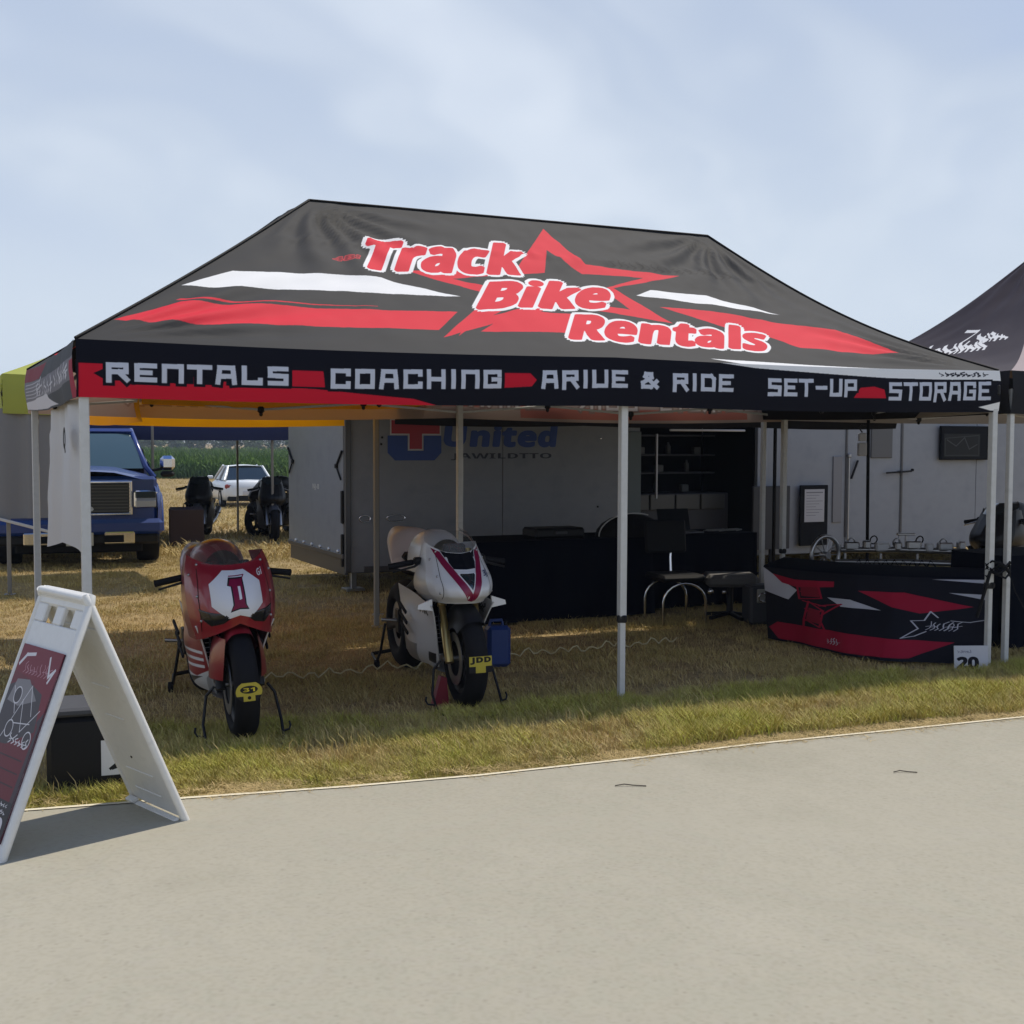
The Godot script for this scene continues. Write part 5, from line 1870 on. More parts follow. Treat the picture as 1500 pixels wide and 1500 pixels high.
func sport_bike(t: Node3D, o: Dictionary) -> void:
	X = Transform3D()
	arch_now = o.get("arch", 0.06)
	var paint: Material = o.paint
	var rows: Array = o.nose
	var wide: float = o.get("wide", 1.0)
	wheel("front_wheel", t, Vector3(0, 0.3, 0), 0.3, 0.125, 2)
	wheel("rear_wheel", t, Vector3(0, 0.31, -1.4), 0.31, 0.19, 1)
	var b: MB
	# forks with calipers
	for s in [-1.0, 1.0]:
		b = mb()
		var bot := Vector3(s * 0.102, 0.28, 0.02)
		var up := Vector3(s * 0.102, 0.92, -0.27)
		b.tube([bot, bot.lerp(up, 0.34), bot.lerp(up, 0.35), bot.lerp(up, 0.98)], [0.027, 0.027, 0.022, 0.022], 12)
		var leg := part("fork_leg", b, o.fork, t)
		b = mb()
		b.tube([bot.lerp(up, 0.5), up], 0.029, 12)
		part("fork_sleeve", b, o.get("sleeve", M.black_plastic), leg)
		b = mb()
		b.cbox(Vector3(s * 0.085, 0.4, -0.11), Vector3(0.045, 0.13, 0.06), 0.012, Basis(Vector3.RIGHT, -0.4))
		part("brake_caliper", b, M.black_plastic, leg)
		b = mb()
		b.tube([Vector3(s * 0.115, 0.4, -0.1), Vector3(s * 0.13, 0.5, -0.1), Vector3(s * 0.12, 0.62, -0.14), Vector3(s * 0.07, 0.75, -0.16)], 0.005, 6)
		part("brake_hose", b, M.black_plastic, leg)
	b = mb()
	b.tube([Vector3(-0.13, 0.3, 0), Vector3(0.13, 0.3, 0)], 0.014, 10)
	part("axle", b, M.steel, t)
	# fender
	var grid := []
	for i in 19:
		var a := deg_to_rad(lerpf(o.get("fender_front", 42.0), -80.0, i / 18.0))
		var row := PackedVector3Array()
		for j in 15:
			var u := j / 7.0 - 1.0
			var side := maxf(0.0, absf(u) - 0.55) / 0.45
			var drop := 0.13 * pow(side, 1.5) * (0.5 + 0.5 * smoothstep(42.0, -10.0, rad_to_deg(a)))
			var r := 0.328 - 0.03 * u * u - drop
			var x := u * 0.085 * (1.0 + 0.12 * side)
			row.append(Vector3(x, 0.3 + cos(a) * r, sin(a) * r))
		grid.append(row)
	b = mb()
	b.grid(grid)
	part("fender", b, o.fender, t)
	for s in [-1.0, 1.0]:
		if not o.get("fender_cheeks", false):
			continue
		b = mb()
		grid = []
		for i in 9:
			var v := i / 8.0
			var row := PackedVector3Array()
			for j in 6:
				var u := j / 5.0
				var y := lerpf(0.34, 0.565, v)
				var z := lerpf(0.1 + 0.16 * v - 0.1 * v * v, -0.16 - 0.05 * v, u)
				row.append(Vector3(s * (0.09 + 0.062 * sin(PI * minf(1.0, u * 0.8 + 0.05)) * (1.0 - 0.5 * v * v) - 0.012 * v * v), y, z))
			grid.append(row)
		if s > 0:
			for row in grid:
				row.reverse()
		b.grid(grid)
		part("fender_cheek", b, o.fender, t)
	# nose
	grid = []
	for i in 41:
		var v := i / 40.0
		var row := PackedVector3Array()
		for j in 61:
			var u := j / 30.0 - 1.0
			var y: float = lerpf(rows[0][0], rows[5][0], v)
			var r := nose_row(rows, y)
			var a := u * PI * 0.5
			var x: float = r[1] * sin(a)
			var p := nose_at(rows, x, y)
			row.append(p)
		grid.append(row)
	b = mb()
	b.grid(grid)
	var nose := part("nose_fairing", b, paint, t)
	# cheeks that sweep back from the nose
	for s in [-1.0, 1.0]:
		grid = []
		for i in 13:
			var v := i / 12.0
			var row := PackedVector3Array()
			var e: Vector3 = nose_at(rows, rows[0][1], lerpf(rows[0][0], rows[5][0], v))
			var r := nose_row(rows, lerpf(rows[0][0], rows[5][0], v))
			e = nose_at(rows, r[1], r[0])
			var f := Vector3(r[1] * lerpf(0.92, 0.78, v), e.y - 0.02, -0.52 + 0.06 * v)
			for j in 9:
				var u := j / 8.0
				var p := e.lerp(f, u)
				p.x += 0.02 * sin(PI * u)
				p.x *= s
				row.append(p)
			if s < 0:
				row.reverse()
			grid.append(row)
		b = mb()
		b.grid(grid)
		part("upper_fairing", b, paint, t)
	# fasteners and panel seams
	if not o.get("far", false):
		for s in [-1.0, 1.0]:
			for q in [[0.8, 0.2], [0.8, 0.5], [0.8, 0.93], [0.93, 0.75]]:
				var yy := lerpf(rows[0][0], rows[5][0], q[1])
				var hw: float = nose_row(rows, yy)[1]
				b = mb()
				b.blob(nose_at(rows, s * hw * q[0], yy, 0.002), Vector3.ONE * 0.008, 8)
				part("fastener", b, M.steel, nose)
			var ya: float = lerpf(rows[0][0], rows[5][0], 0.08)
			var yb: float = lerpf(rows[0][0], rows[5][0], 0.95)
			var wa: float = nose_row(rows, ya)[1]
			var wb: float = nose_row(rows, yb)[1]
			b = nose_strip(rows, [Vector2(wa * 0.86, ya), Vector2(wa * 0.9, lerpf(ya, yb, 0.45)), Vector2(wb * 0.83, yb)], [Vector2(wa * 0.845, ya), Vector2(wa * 0.885, lerpf(ya, yb, 0.45)), Vector2(wb * 0.815, yb)], 0.002, s)
			part("panel_seam", b, M.black_trim, nose)
			b = mb()
			b.bar(Vector3(s * 0.15, 0.6, -0.2), Vector3(s * 0.1, 0.68, -0.02), 0.02, 0.03, 0.004)
			part("fairing_stay", b, M.black_plastic, t)
	# windscreen
	grid = []
	for i in 9:
		var v := i / 8.0
		var row := PackedVector3Array()
		var r := nose_row(rows, rows[5][0])
		for j in 21:
			var u := j / 10.0 - 1.0
			var w: float = r[1] * lerpf(1.0, 0.62, v * v)
			var x := w * sin(u * PI * 0.5)
			var k := absf(u)
			var y: float = rows[5][0] + 0.05 * pow(k, 3.0) + o.get("screen_high", 0.14) * (v - 0.25 * v * v) * (1.0 - 0.35 * k * k)
			var z: float = r[2] - 0.2 * v - lerpf(r[3], 0.14, v) * (1.0 - cos(u * PI * 0.5)) - 0.04 * k
			row.append(Vector3(x, y, z))
		grid.append(row)
	b = mb()
	b.grid(grid)
	part("windscreen", b, o.get("screen", M.screen), t)
	# side fairings
	for s in [-1.0, 1.0]:
		grid = []
		var uvs := []
		for i in 17:
			var v := i / 16.0           # from the bottom up
			var row := PackedVector3Array()
			var ur := PackedVector2Array()
			for j in 21:
				var u := j / 20.0
				var front := Vector3(fair_x(v) * wide, 0.2 + 0.42 * v, -0.3 + 0.27 * pow(v, 0.8))
				var rear := Vector3(0.13 + 0.07 * v, 0.22 + 0.45 * v, -0.92 + 0.1 * v)
				var p := front.lerp(rear, u)
				p.x += 0.075 * sin(PI * pow(u, 0.8)) * sin(PI * minf(v + 0.2, 1.0))
				p.x += 0.012 * sin(v * 9.0 + u * 3.0) * sin(PI * u)
				p.x *= s
				row.append(p)
				ur.append(Vector2(u, 1.0 - v))
			if s < 0:
				row.reverse()
				ur.reverse()
			grid.append(row)
			uvs.append(ur)
		b = mb()
		b.grid(grid, uvs)
		part("side_fairing", b, o.side, t)
		# inner return edge of the fairing mouth
		var path := []
		for i in 17:
			var v := i / 16.0
			path.append(Vector3(s * fair_x(v) * wide, 0.2 + 0.42 * v, -0.3 + 0.27 * pow(v, 0.8)))
		b = mb()
		b.tube(path, 0.005, 6)
		part("fairing_edge", b, o.get("edge", paint), t)
		for k in 3:
			b = mb()
			var vc := Vector3(s * (0.262 - 0.012 * k), 0.56 - 0.07 * k, -0.47 - 0.03 * k)
			b.cbox(vc, Vector3(0.014, 0.026, 0.16), 0.006, Basis(Vector3.RIGHT, 0.35) * Basis(Vector3.UP, -s * 0.05))
			part("air_vent", b, M.dark, t)
	b = mb()
	grid = []
	for i in 9:
		var row := PackedVector3Array()
		for j in 13:
			var a := PI * j / 12.0
			var z := lerpf(-0.28, -0.92, i / 8.0)
			row.append(Vector3(-cos(a) * 0.12, 0.22 - sin(a) * 0.06, z))
		grid.append(row)
	b.grid(grid)
	part("belly_pan", b, o.get("belly", paint), t)
	# radiator, engine, frame
	b = mb()
	b.cbox(Vector3(0, 0.47, -0.27), Vector3(0.32, 0.26, 0.05), 0.01, Basis(Vector3.RIGHT, 0.2))
	var rad := part("radiator", b, M.dark, t)
	if not o.get("far", false):
		for i in 9:
			b = mb()
			b.cbox(Vector3(0, 0.37 + i * 0.025, -0.222 - 0.2 * (0.025 * i - 0.1)), Vector3(0.28, 0.004, 0.01), 0.001)
			part("fin", b, M.steel, rad)
	b = mb()
	b.cbox(Vector3(0, 0.47, -0.6), Vector3(0.3, 0.42, 0.5), 0.06)
	part("engine", b, M.dark_grey if o.get("far", false) == false else M.dark, t)
	b = mb()
	b.tube([Vector3(0, 0.4, -0.38), Vector3(0.02, 0.3, -0.36), Vector3(0.05, 0.2, -0.42), Vector3(0.08, 0.18, -0.9), Vector3(0.16, 0.3, -1.2), Vector3(0.2, 0.45, -1.5)], [0.03, 0.03, 0.03, 0.035, 0.045, 0.055], 10)
	part("exhaust", b, M.steel, t)
	for s in [-1.0, 1.0]:
		b = mb()
		b.bar(Vector3(s * 0.1, 0.82, -0.3), Vector3(s * 0.15, 0.55, -0.9), 0.05, 0.09, 0.015)
		part("frame_spar", b, M.black_plastic, t)
		b = mb()
		b.bar(Vector3(s * 0.13, 0.42, -0.9), Vector3(s * 0.13, 0.31, -1.4), 0.035, 0.07, 0.012)
		part("swing_arm", b, M.black_plastic, t)
	# tank, seat, tail
	grid = []
	for i in 13:
		var v := i / 12.0
		var row := PackedVector3Array()
		var z := lerpf(-0.36, -0.98, v)
		var w := 0.155 * pow(sin(PI * lerpf(0.2, 0.86, v)), 0.7)
		var h := 0.98 - 0.02 * v + 0.055 * sin(PI * minf(1.0, v * 1.15)) - 0.1 * smoothstep(0.6, 1.0, v)
		for j in 17:
			var a := PI * j / 16.0
			row.append(Vector3(-cos(a) * w * (1.0 + 0.1 * sin(a)), 0.76 + (h - 0.76) * pow(sin(a), 0.6), z))
		grid.append(row)
	b = mb()
	b.grid(grid)
	part("fuel_tank", b, o.get("tank", paint), t)
	b = mb()
	b.cbox(Vector3(0, 0.82, -1.06), Vector3(0.26, 0.06, 0.3), 0.025)
	part("seat", b, M.black_trim, t)
	grid = []
	for i in 15:
		var v := i / 14.0
		var row := PackedVector3Array()
		var z := lerpf(-1.0, -1.62, v)
		var w: float = lerpf(0.16, 0.05, pow(v, 1.6)) * o.get("tail_fat", 1.0)
		var top: float = 0.84 + o.get("tail_high", 0.12) * sin(PI * 0.5 * minf(1.0, v * 2.2)) - 0.03 * v
		var low := 0.72 + 0.17 * v
		for j in 21:
			var a := TAU * j / 20.0
			row.append(Vector3(sin(a) * w, (top + low) * 0.5 + cos(a) * (top - low) * 0.5, z))
		grid.append(row)
	b = mb()
	b.grid(grid)
	for k in 20:
		b.tri(grid[0][k], grid[0][k + 1], Vector3(0, 0.8, -1.0))
	part("tail", b, o.get("tail", paint), t)
	b = mb()
	b.blob(Vector3(0, 0.73, -1.2), Vector3(0.1, 0.06, 0.26), 14)
	part("undertray", b, M.dark, t)
	# bars
	for s in [-1.0, 1.0]:
		b = mb()
		var root := Vector3(s * 0.1, 0.875, -0.28)
		var tip := Vector3(s * 0.37, 0.825, -0.36)
		b.tube([root, root.lerp(tip, 0.5)], 0.012, 8)
		var bar := part("handlebar", b, M.black_plastic, t)
		b = mb()
		b.tube([root.lerp(tip, 0.45), root.lerp(tip, 0.5), root.lerp(tip, 0.97), tip], [0.014, 0.019, 0.019, 0.021], 10)
		part("grip", b, M.rubber, bar)
		b = mb()
		b.tube([root.lerp(tip, 0.35) + Vector3(0, -0.005, 0.03), root.lerp(tip, 0.5) + Vector3(0, -0.018, 0.07), root.lerp(tip, 0.95) + Vector3(0, -0.03, 0.05)], [0.009, 0.008, 0.006], 8)
		part("lever", b, M.black_plastic if o.get("black_levers", true) else M.steel, bar)
		b = mb()
		b.cbox(root.lerp(tip, 0.38) + Vector3(0, 0.005, 0.01), Vector3(0.05, 0.045, 0.05), 0.01)
		part("switch_block", b, M.black_plastic, bar)
		# rear set
		b = mb()
		b.tube([Vector3(s * 0.17, 0.4, -0.98), Vector3(s * 0.28, 0.41, -0.99)], 0.012, 8)
		part("foot_peg", b, M.steel, t)
		b = mb()
		b.cbox(Vector3(s * 0.17, 0.4, -0.97), Vector3(0.02, 0.16, 0.09), 0.006)
		part("heel_guard", b, M.black_plastic, t)

func stand(called: String, label: String, at: Vector3, turn: float, m: Material, rear: bool) -> void:
	var t := thing(called, label, "stand", at, turn)
	X = Transform3D()
	var b: MB
	if rear:
		for s in [-1.0, 1.0]:
			b = mb()
			b.tube([Vector3(s * 0.17, 0.32, 0.02), Vector3(s * 0.2, 0.12, 0.0), Vector3(s * 0.2, 0.03, -0.12), Vector3(s * 0.16, 0.03, -0.45)], 0.01, 8)
			part("side_tube", b, m, t)
			b = mb()
			b.lathe(tyre_profile(0.035, 0.03), 12, Transform3D(Basis(Vector3.FORWARD, PI / 2), Vector3(s * 0.23, 0.035, 0.02)))
			part("castor", b, M.rubber, t)
		b = mb()
		b.tube([Vector3(-0.16, 0.03, -0.45), Vector3(0, 0.04, -0.5), Vector3(0.16, 0.03, -0.45)], 0.014, 8)
		part("cross_tube", b, m, t)
		return
	var arc := []
	for i in 13:
		var a := PI * i / 12.0
		arc.append(Vector3(-cos(a) * 0.2, 0.016, 0.1 + sin(a) * 0.22))
	b = mb()
	b.tube(arc, 0.008, 8)
	part("base_hoop", b, m, t)
	for s in [-1.0, 1.0]:
		b = mb()
		b.tube([Vector3(s * 0.2, 0.016, 0.1), Vector3(s * 0.205, 0.1, 0.0), Vector3(s * 0.18, 0.24, -0.06), Vector3(s * 0.14, 0.29, -0.05)], 0.008, 8)
		part("upright", b, m, t)
		b = mb()
		b.tube([Vector3(s * 0.2, 0.05, 0.06), Vector3(s * 0.24, 0.05, 0.03), Vector3(s * 0.25, 0.07, 0.02), Vector3(s * 0.245, 0.09, 0.01)], 0.006, 6)
		part("hook", b, m, t)

func tag_plate(t: Node3D, text: String, oval: bool) -> void:
	var cv := Canvas.new(Vector2(0.17, 0.11), Vector2(-0.085, -0.055), 256, lin(Color(0.42, 0.35, 0.05)))
	var ink := lin(Color(0.012, 0.012, 0.014))
	if oval:
		cv.disc(Vector2(0, 0.012), 0.045, ink, 0.02)
		cv.poly(V2([-0.085, -0.02, -0.03, -0.02, -0.03, -0.055, -0.085, -0.055]), ink)
		cv.poly(V2([0.085, -0.02, 0.03, -0.02, 0.03, -0.055, 0.085, -0.055]), ink)
		word(cv, text, Vector2(-0.03, 0.002), Vector2(0.03, 0.002), Vector2(-0.03, 0.022), 0.0, 0, lin(Color(0.62, 0.5, 0.03)), ink)
		cv.disc(Vector2(0, -0.03), 0.009, ink)
	else:
		cv.poly(V2([-0.085, -0.01, -0.03, -0.01, -0.03, -0.055, -0.085, -0.055]), ink)
		cv.poly(V2([0.085, -0.01, 0.03, -0.01, 0.03, -0.055, 0.085, -0.055]), ink)
		word(cv, text, Vector2(-0.06, 0.005), Vector2(0.06, 0.005), Vector2(-0.06, 0.042), 0.002, 0, ink, ink)
	var b := mb()
	var rows := []
	var uvs := []
	for i in 9:
		var row := PackedVector3Array()
		var ur := PackedVector2Array()
		for j in 13:
			var x := (j / 12.0 - 0.5) * 0.135
			var y := (i / 8.0 - 0.5) * 0.095
			if oval:
				x *= sqrt(maxf(0.05, 1.0 - pow((i / 8.0 - 0.5) * 1.7, 2.0)))
			row.append(Vector3(x, 0.31 + y, 0.31 - 0.9 * x * x - 0.3 * y * y))
			ur.append(Vector2(x / 0.17 + 0.5, 0.5 - y / 0.11))
		rows.append(row)
		uvs.append(ur)
	b.grid(rows, uvs)
	var p := part("wheel_tag", b, print_mat(cv.texture(), 0.45), t)
	b = mb()
	b.cbox(Vector3(0, 0.31, 0.295), Vector3(0.08, 0.07, 0.016), 0.005)
	part("tag_backing", b, M.black_plastic, p)

func bikes() -> void:
	var red := lin(Color(0.22, 0.004, 0.015))
	var white := lin(Color(0.6, 0.6, 0.62))
	var black := lin(Color(0.012, 0.012, 0.014))
	# red bike
	var cv := Canvas.new(Vector2(1, 1), Vector2.ZERO, 512, red)
	cv.poly(V2([0, 1, 0.0, 0.86, 0.3, 0.74, 0.9, 0.8, 1, 0.9, 1, 1, 0.4, 0.92]), white)
	cv.poly(V2([0.02, 0.97, 0.03, 0.92, 0.35, 0.84, 0.9, 0.87, 0.6, 0.9]), red)
	for k in 3:
		cv.poly(V2([0.05, 0.62 - k * 0.1, 0.6, 0.52 - k * 0.1, 0.95, 0.58 - k * 0.1, 0.6, 0.485 - k * 0.1, 0.05, 0.575 - k * 0.1]), white)
	cv.poly(V2([0.0, 0.36, 0.2, 0.22, 0.9, 0.22, 1, 0.3, 1, 0, 0, 0]), white)
	cv.poly(V2([0.1, 0.24, 0.5, 0.14, 1, 0.16, 1, 0.05, 0.4, 0.06]), black)
	cv.poly(V2([0.0, 0.34, 0.06, 0.22, 0.1, 0.0, 0, 0]), lin(Color(0.3, 0.3, 0.32)))
	var side := print_mat(cv.texture(), 0.3)
	side.clearcoat_enabled = true
	var at := P(-1.43, 0, 6.6)
	var turn := -atan2(0.37, 0.93) * -1.0
	var t := thing("motorcycle", "red sport motorcycle with a white octagon number 1 on its nose", "motorcycle", at, 0.0, "")
	t.basis = Basis(Vector3.UP, 0.37) * Basis(Vector3.BACK, 0.05)
	sport_bike(t, {"paint": M.red_paint, "nose": NOSE_RED, "fork": M.black_plastic, "fender": M.red_paint, "side": side, "fender_cheeks": true, "edge": M.white_paint, "belly": M.white_paint, "screen": M.screen, "fender_front": 28.0, "arch": 0.1})
	cv = Canvas.new(Vector2(0.3, 0.3), Vector2(-0.15, 0.645), 512, white)
	var maroon := lin(Color(0.16, 0.006, 0.035))
	for pass_ in 2:
		var g := 0.007 if pass_ == 0 else 0.0
		var ink := black if pass_ == 0 else maroon
		cv.poly(V2([-0.028 - g, 0.865 + g, 0.03 + g, 0.865 + g, 0.03 + g, 0.745, 0.042 + g, 0.73 - g, -0.04 - g, 0.72 - g, -0.024 - g, 0.745, -0.024 - g, 0.83, -0.04 - g, 0.835]), ink)
	cv.poly(V2([0.002, 0.83, 0.016, 0.83, 0.016, 0.77, 0.002, 0.765]), white)
	cv.line([Vector2(-0.03, 0.878), Vector2(0.045, 0.88), Vector2(0.03, 0.86)], 0.005, maroon)
	var oct := PackedVector2Array()
	for i in 8:
		oct.append(Vector2(0, 0.795) + Vector2(cos(TAU * (i + 0.5) / 8) * 0.142, sin(TAU * (i + 0.5) / 8) * 0.118))
	var nb := nose_patch(NOSE_RED, oct, 0.008, 0.005)
	var plate := part("number_plate", nb, null, t, "white octagon with a dark red figure 1")
	plate.material_override = print_uv(cv, Vector2(-0.15, 0.645), 0.3)
	for s in [-1, 1]:
		var pts := V2([0.035, 0.682, 0.075, 0.668, 0.14, 0.672, 0.185, 0.705, 0.2, 0.745, 0.12, 0.725, 0.06, 0.712])
		nb = nose_patch(NOSE_RED, pts if s > 0 else mirror(pts), 0.003, 0.006)
		part("headlight_slit", nb, mat(0.012, 0.012, 0.014, 0.12), t)
	add_text_on_nose(t, NOSE_RED, "Gi", Vector2(0.125, 0.86), 0.03, M.white_paint)
	tag_plate(t, "31", true)
	stand("paddock_stand", "dark tubular front stand under the red motorcycle's wheel", at + Vector3(0.01, 0, 0.05), 0.37, M.black_plastic, false)
	stand("paddock_stand", "dark rear stand behind the red motorcycle", at + Basis(Vector3.UP, 0.37) * Vector3(0, 0, -1.4), 0.37, M.black_plastic, true)
	# white bike
	cv = Canvas.new(Vector2(1, 1), Vector2.ZERO, 512, white)
	cv.poly(V2([0.3, 0.3, 0.7, 0.24, 1, 0.3, 1, 0, 0.3, 0]), lin(Color(0.2, 0.2, 0.21)))
	cv.poly(V2([0.02, 0.22, 0.1, 0.24, 0.12, 0.08, 0.03, 0.04]), black)
	scrawl(cv, Vector2(0.12, 0.8), Vector2(0.3, 0.12), 5, 0.025, black, 0.2)
	side = print_mat(cv.texture(), 0.3)
	side.clearcoat_enabled = true
	at = P(-0.27, 0, 7.4)
	t = thing("motorcycle", "white sport motorcycle with a magenta V and black triangle on its nose", "motorcycle", at)
	t.basis = Basis(Vector3.UP, 0.33) * Basis(Vector3.BACK, 0.02)
	sport_bike(t, {"paint": M.white_paint, "nose": NOSE_WHITE, "fork": M.gold, "sleeve": M.gold, "fender": M.black_plastic, "side": side, "tail": M.tail_white, "tail_high": 0.17, "tail_fat": 1.25, "arch": 0.01, "wide": 0.95, "screen_high": 0.16})
	for s in [-1, 1]:
		var pts := V2([0.0, 0.655, 0.028, 0.652, 0.135, 0.905, 0.155, 0.92, 0.1, 0.92, 0.0, 0.7])
		pts = V2([0.0, 0.652, 0.03, 0.652, 0.085, 0.79, 0.145, 0.92, 0.1, 0.92, 0.045, 0.79, 0.0, 0.695])
		nb = nose_strip(NOSE_WHITE, [Vector2(0.0, 0.652), Vector2(0.022, 0.66), Vector2(0.075, 0.76), Vector2(0.122, 0.85), Vector2(0.15, 0.92)], [Vector2(0.0, 0.69), Vector2(0.0, 0.7), Vector2(0.038, 0.78), Vector2(0.083, 0.86), Vector2(0.112, 0.92)], 0.004, s)
		part("nose_stripe", nb, M.magenta, t)
	nb = nose_patch(NOSE_WHITE, V2([0.0, 0.7, 0.062, 0.81, 0.056, 0.822, -0.056, 0.822, -0.062, 0.81]), 0.006, 0.004)
	part("headlight_rim", nb, M.white_paint, t)
	nb = nose_patch(NOSE_WHITE, V2([0.0, 0.722, 0.045, 0.802, 0.04, 0.81, -0.04, 0.81, -0.045, 0.802]), 0.010, 0.003)
	part("headlight_cover", nb, M.glass, t)
	nb = nose_patch(NOSE_WHITE, V2([0.066, 0.832, 0.106, 0.918, -0.106, 0.918, -0.066, 0.832]), 0.003, 0.003)
	part("intake_panel", nb, M.dark, t)
	add_text_on_nose(t, NOSE_WHITE, "3J", Vector2(0.11, 0.775), 0.035, mat(0.02, 0.03, 0.1, 0.5))
	# winglets and a clocks cluster behind the screen
	for s in [-1.0, 1.0]:
		var b := mb()
		b.prism(V2([0.0, 0.0, 0.085, -0.03, 0.09, -0.055, 0.0, -0.07]), 0.02, Transform3D(Basis(Vector3(s, 0, 0), Vector3.UP, Vector3(0, 0, 1)), Vector3(s * 0.185, 0.655, -0.06)))
		part("winglet", b, M.white_paint, t)
	var cb := mb()
	cb.cbox(Vector3(0, 0.93, -0.2), Vector3(0.14, 0.07, 0.04), 0.012)
	part("dash", cb, M.dark_grey, t)
	tag_plate(t, "JDD", false)
	stand("paddock_stand", "dark tubular front stand under the white motorcycle's wheel", at + Vector3(0.0, 0, 0.05), 0.33, M.black_plastic, false)
	stand("paddock_stand", "dark rear stand behind the white motorcycle", at + Basis(Vector3.UP, 0.33) * Vector3(0, 0, -1.4), 0.33, M.black_plastic, true)
	# red wedge by the white bike's wheel
	var w := thing("wheel_chock", "upright dark red wedge beside the white motorcycle's front wheel", "chock", P(-0.43, 0, 7.45), 0.33)
	X = Transform3D()
	var wb := mb()
	wb.prism(V2([-0.05, 0.0, 0.05, 0.0, 0.035, 0.17, 0.0, 0.18]), 0.06, Transform3D(Basis(), Vector3(0, 0, -0.03)))
	part("wedge", wb, mat(0.2, 0.01, 0.025, 0.5), w)
	# dark bikes far behind and at the right
	var k := 0
	for q in [[P(-5.0, gy(20.5), 19.9), 0.15, "black motorcycle with a box in front under the navy tent"], [P(-3.75, gy(20.6), 19.7), 0.3, "black motorcycle parked close to the grey trailer under the navy tent"], [P(-3.2, gy(21.2), 20.6), 0.5, "black motorcycle half hidden behind the other by the trailer"], [P(-4.25, gy(21.2), 20.9), -0.5, "black motorcycle turned sideways between the two others under the navy tent"], [P(4.38, 0, 11.5), -0.75, "black motorcycle at the right edge beyond the tied tent legs"]]:
		t = thing("motorcycle", q[2], "motorcycle", q[0], q[1])
		sport_bike(t, {"paint": M.black_plastic, "nose": NOSE_WHITE, "fork": M.steel, "fender": M.dark_grey, "side": M.dark_grey, "far": true, "black_levers": false, "screen": M.glass})
		k += 1
	t = thing("carton", "dark brown cardboard carton standing before the black motorcycle at left", "carton", P(-4.95, gy(19.3), 19.0), 0.3)
	X = Transform3D()
	wb = mb()
	wb.cbox(Vector3(0, 0.28, 0), Vector3(0.5, 0.56, 0.4), 0.01)
	part("box", wb, M.rust, t)
	wb = mb()
	wb.cbox(Vector3(0, 0.565, 0.1), Vector3(0.48, 0.008, 0.2), 0.002, Basis(Vector3.RIGHT, 0.2))
	part("flap", wb, M.rust, t)

func print_uv(cv: Canvas, o: Vector2, size: float) -> StandardMaterial3D:      # uvs given in metres on the print
	var m := print_mat(cv.texture(), 0.35)
	m.uv1_scale = Vector3(1.0 / size, -1.0 / size, 1.0)
	m.uv1_offset = Vector3(-o.x / size, 1.0 + o.y / size, 0)
	return m

func nose_strip(rows: Array, a: Array, c: Array, out: float, s: float) -> MB:
	var b := mb()
	var l := PackedVector3Array()
	var m := PackedVector3Array()
	var r := PackedVector3Array()
	for i in a.size() - 1:
		for k in 6:
			var t := k / 6.0
			var p: Vector2 = a[i].lerp(a[i + 1], t)
			var q: Vector2 = c[i].lerp(c[i + 1], t)
			l.append(nose_at(rows, p.x * s, p.y, out))
			m.append(nose_at(rows, (p.x + q.x) * 0.5 * s, (p.y + q.y) * 0.5, out))
			r.append(nose_at(rows, q.x * s, q.y, out))
	if s < 0:
		b.grid([l, m, r])
	else:
		b.grid([r, m, l])
	return b

func add_text_on_nose(t: Node3D, rows: Array, text: String, at: Vector2, size: float, m: Material) -> void:
	var list := letters(text)
	var b := mb()
	for i in range(0, list.size(), 3):
		var q := []
		for j in 3:
			var p: Vector2 = at + list[i + j] * size
			q.append(nose_at(rows, p.x, p.y, 0.005))
		if (q[1] - q[0]).cross(q[2] - q[0]).z < 0:
			b.tri(q[0], q[2], q[1])
		else:
			b.tri(q[0], q[1], q[2])
	part("sticker", b, m, t)

func road_wheel(root: Node3D, c: Vector3, r: float, w: float, rim_m: Material) -> void:
	X = Transform3D()
	var t := Transform3D(Basis(Vector3.FORWARD, PI / 2), c)
	var b := mb()
	b.lathe([Vector2(r * 0.64, -w * 0.42), Vector2(r * 0.8, -w * 0.5), Vector2(r * 0.94, -w * 0.48), Vector2(r, -w * 0.36), Vector2(r, w * 0.36), Vector2(r * 0.94, w * 0.48), Vector2(r * 0.8, w * 0.5), Vector2(r * 0.64, w * 0.42)], 32, t)
	var tyre := part("wheel", b, M.rubber, root)
	b = mb()
	b.lathe([Vector2(r * 0.66, -w * 0.4), Vector2(r * 0.6, -w * 0.3), Vector2(r * 0.2, -w * 0.24), Vector2(0, -w * 0.26)], 24, t)
	b.lathe([Vector2(0, w * 0.26), Vector2(r * 0.2, w * 0.24), Vector2(r * 0.6, w * 0.3), Vector2(r * 0.66, w * 0.4)], 24, t)
	part("rim", b, rim_m, tyre)

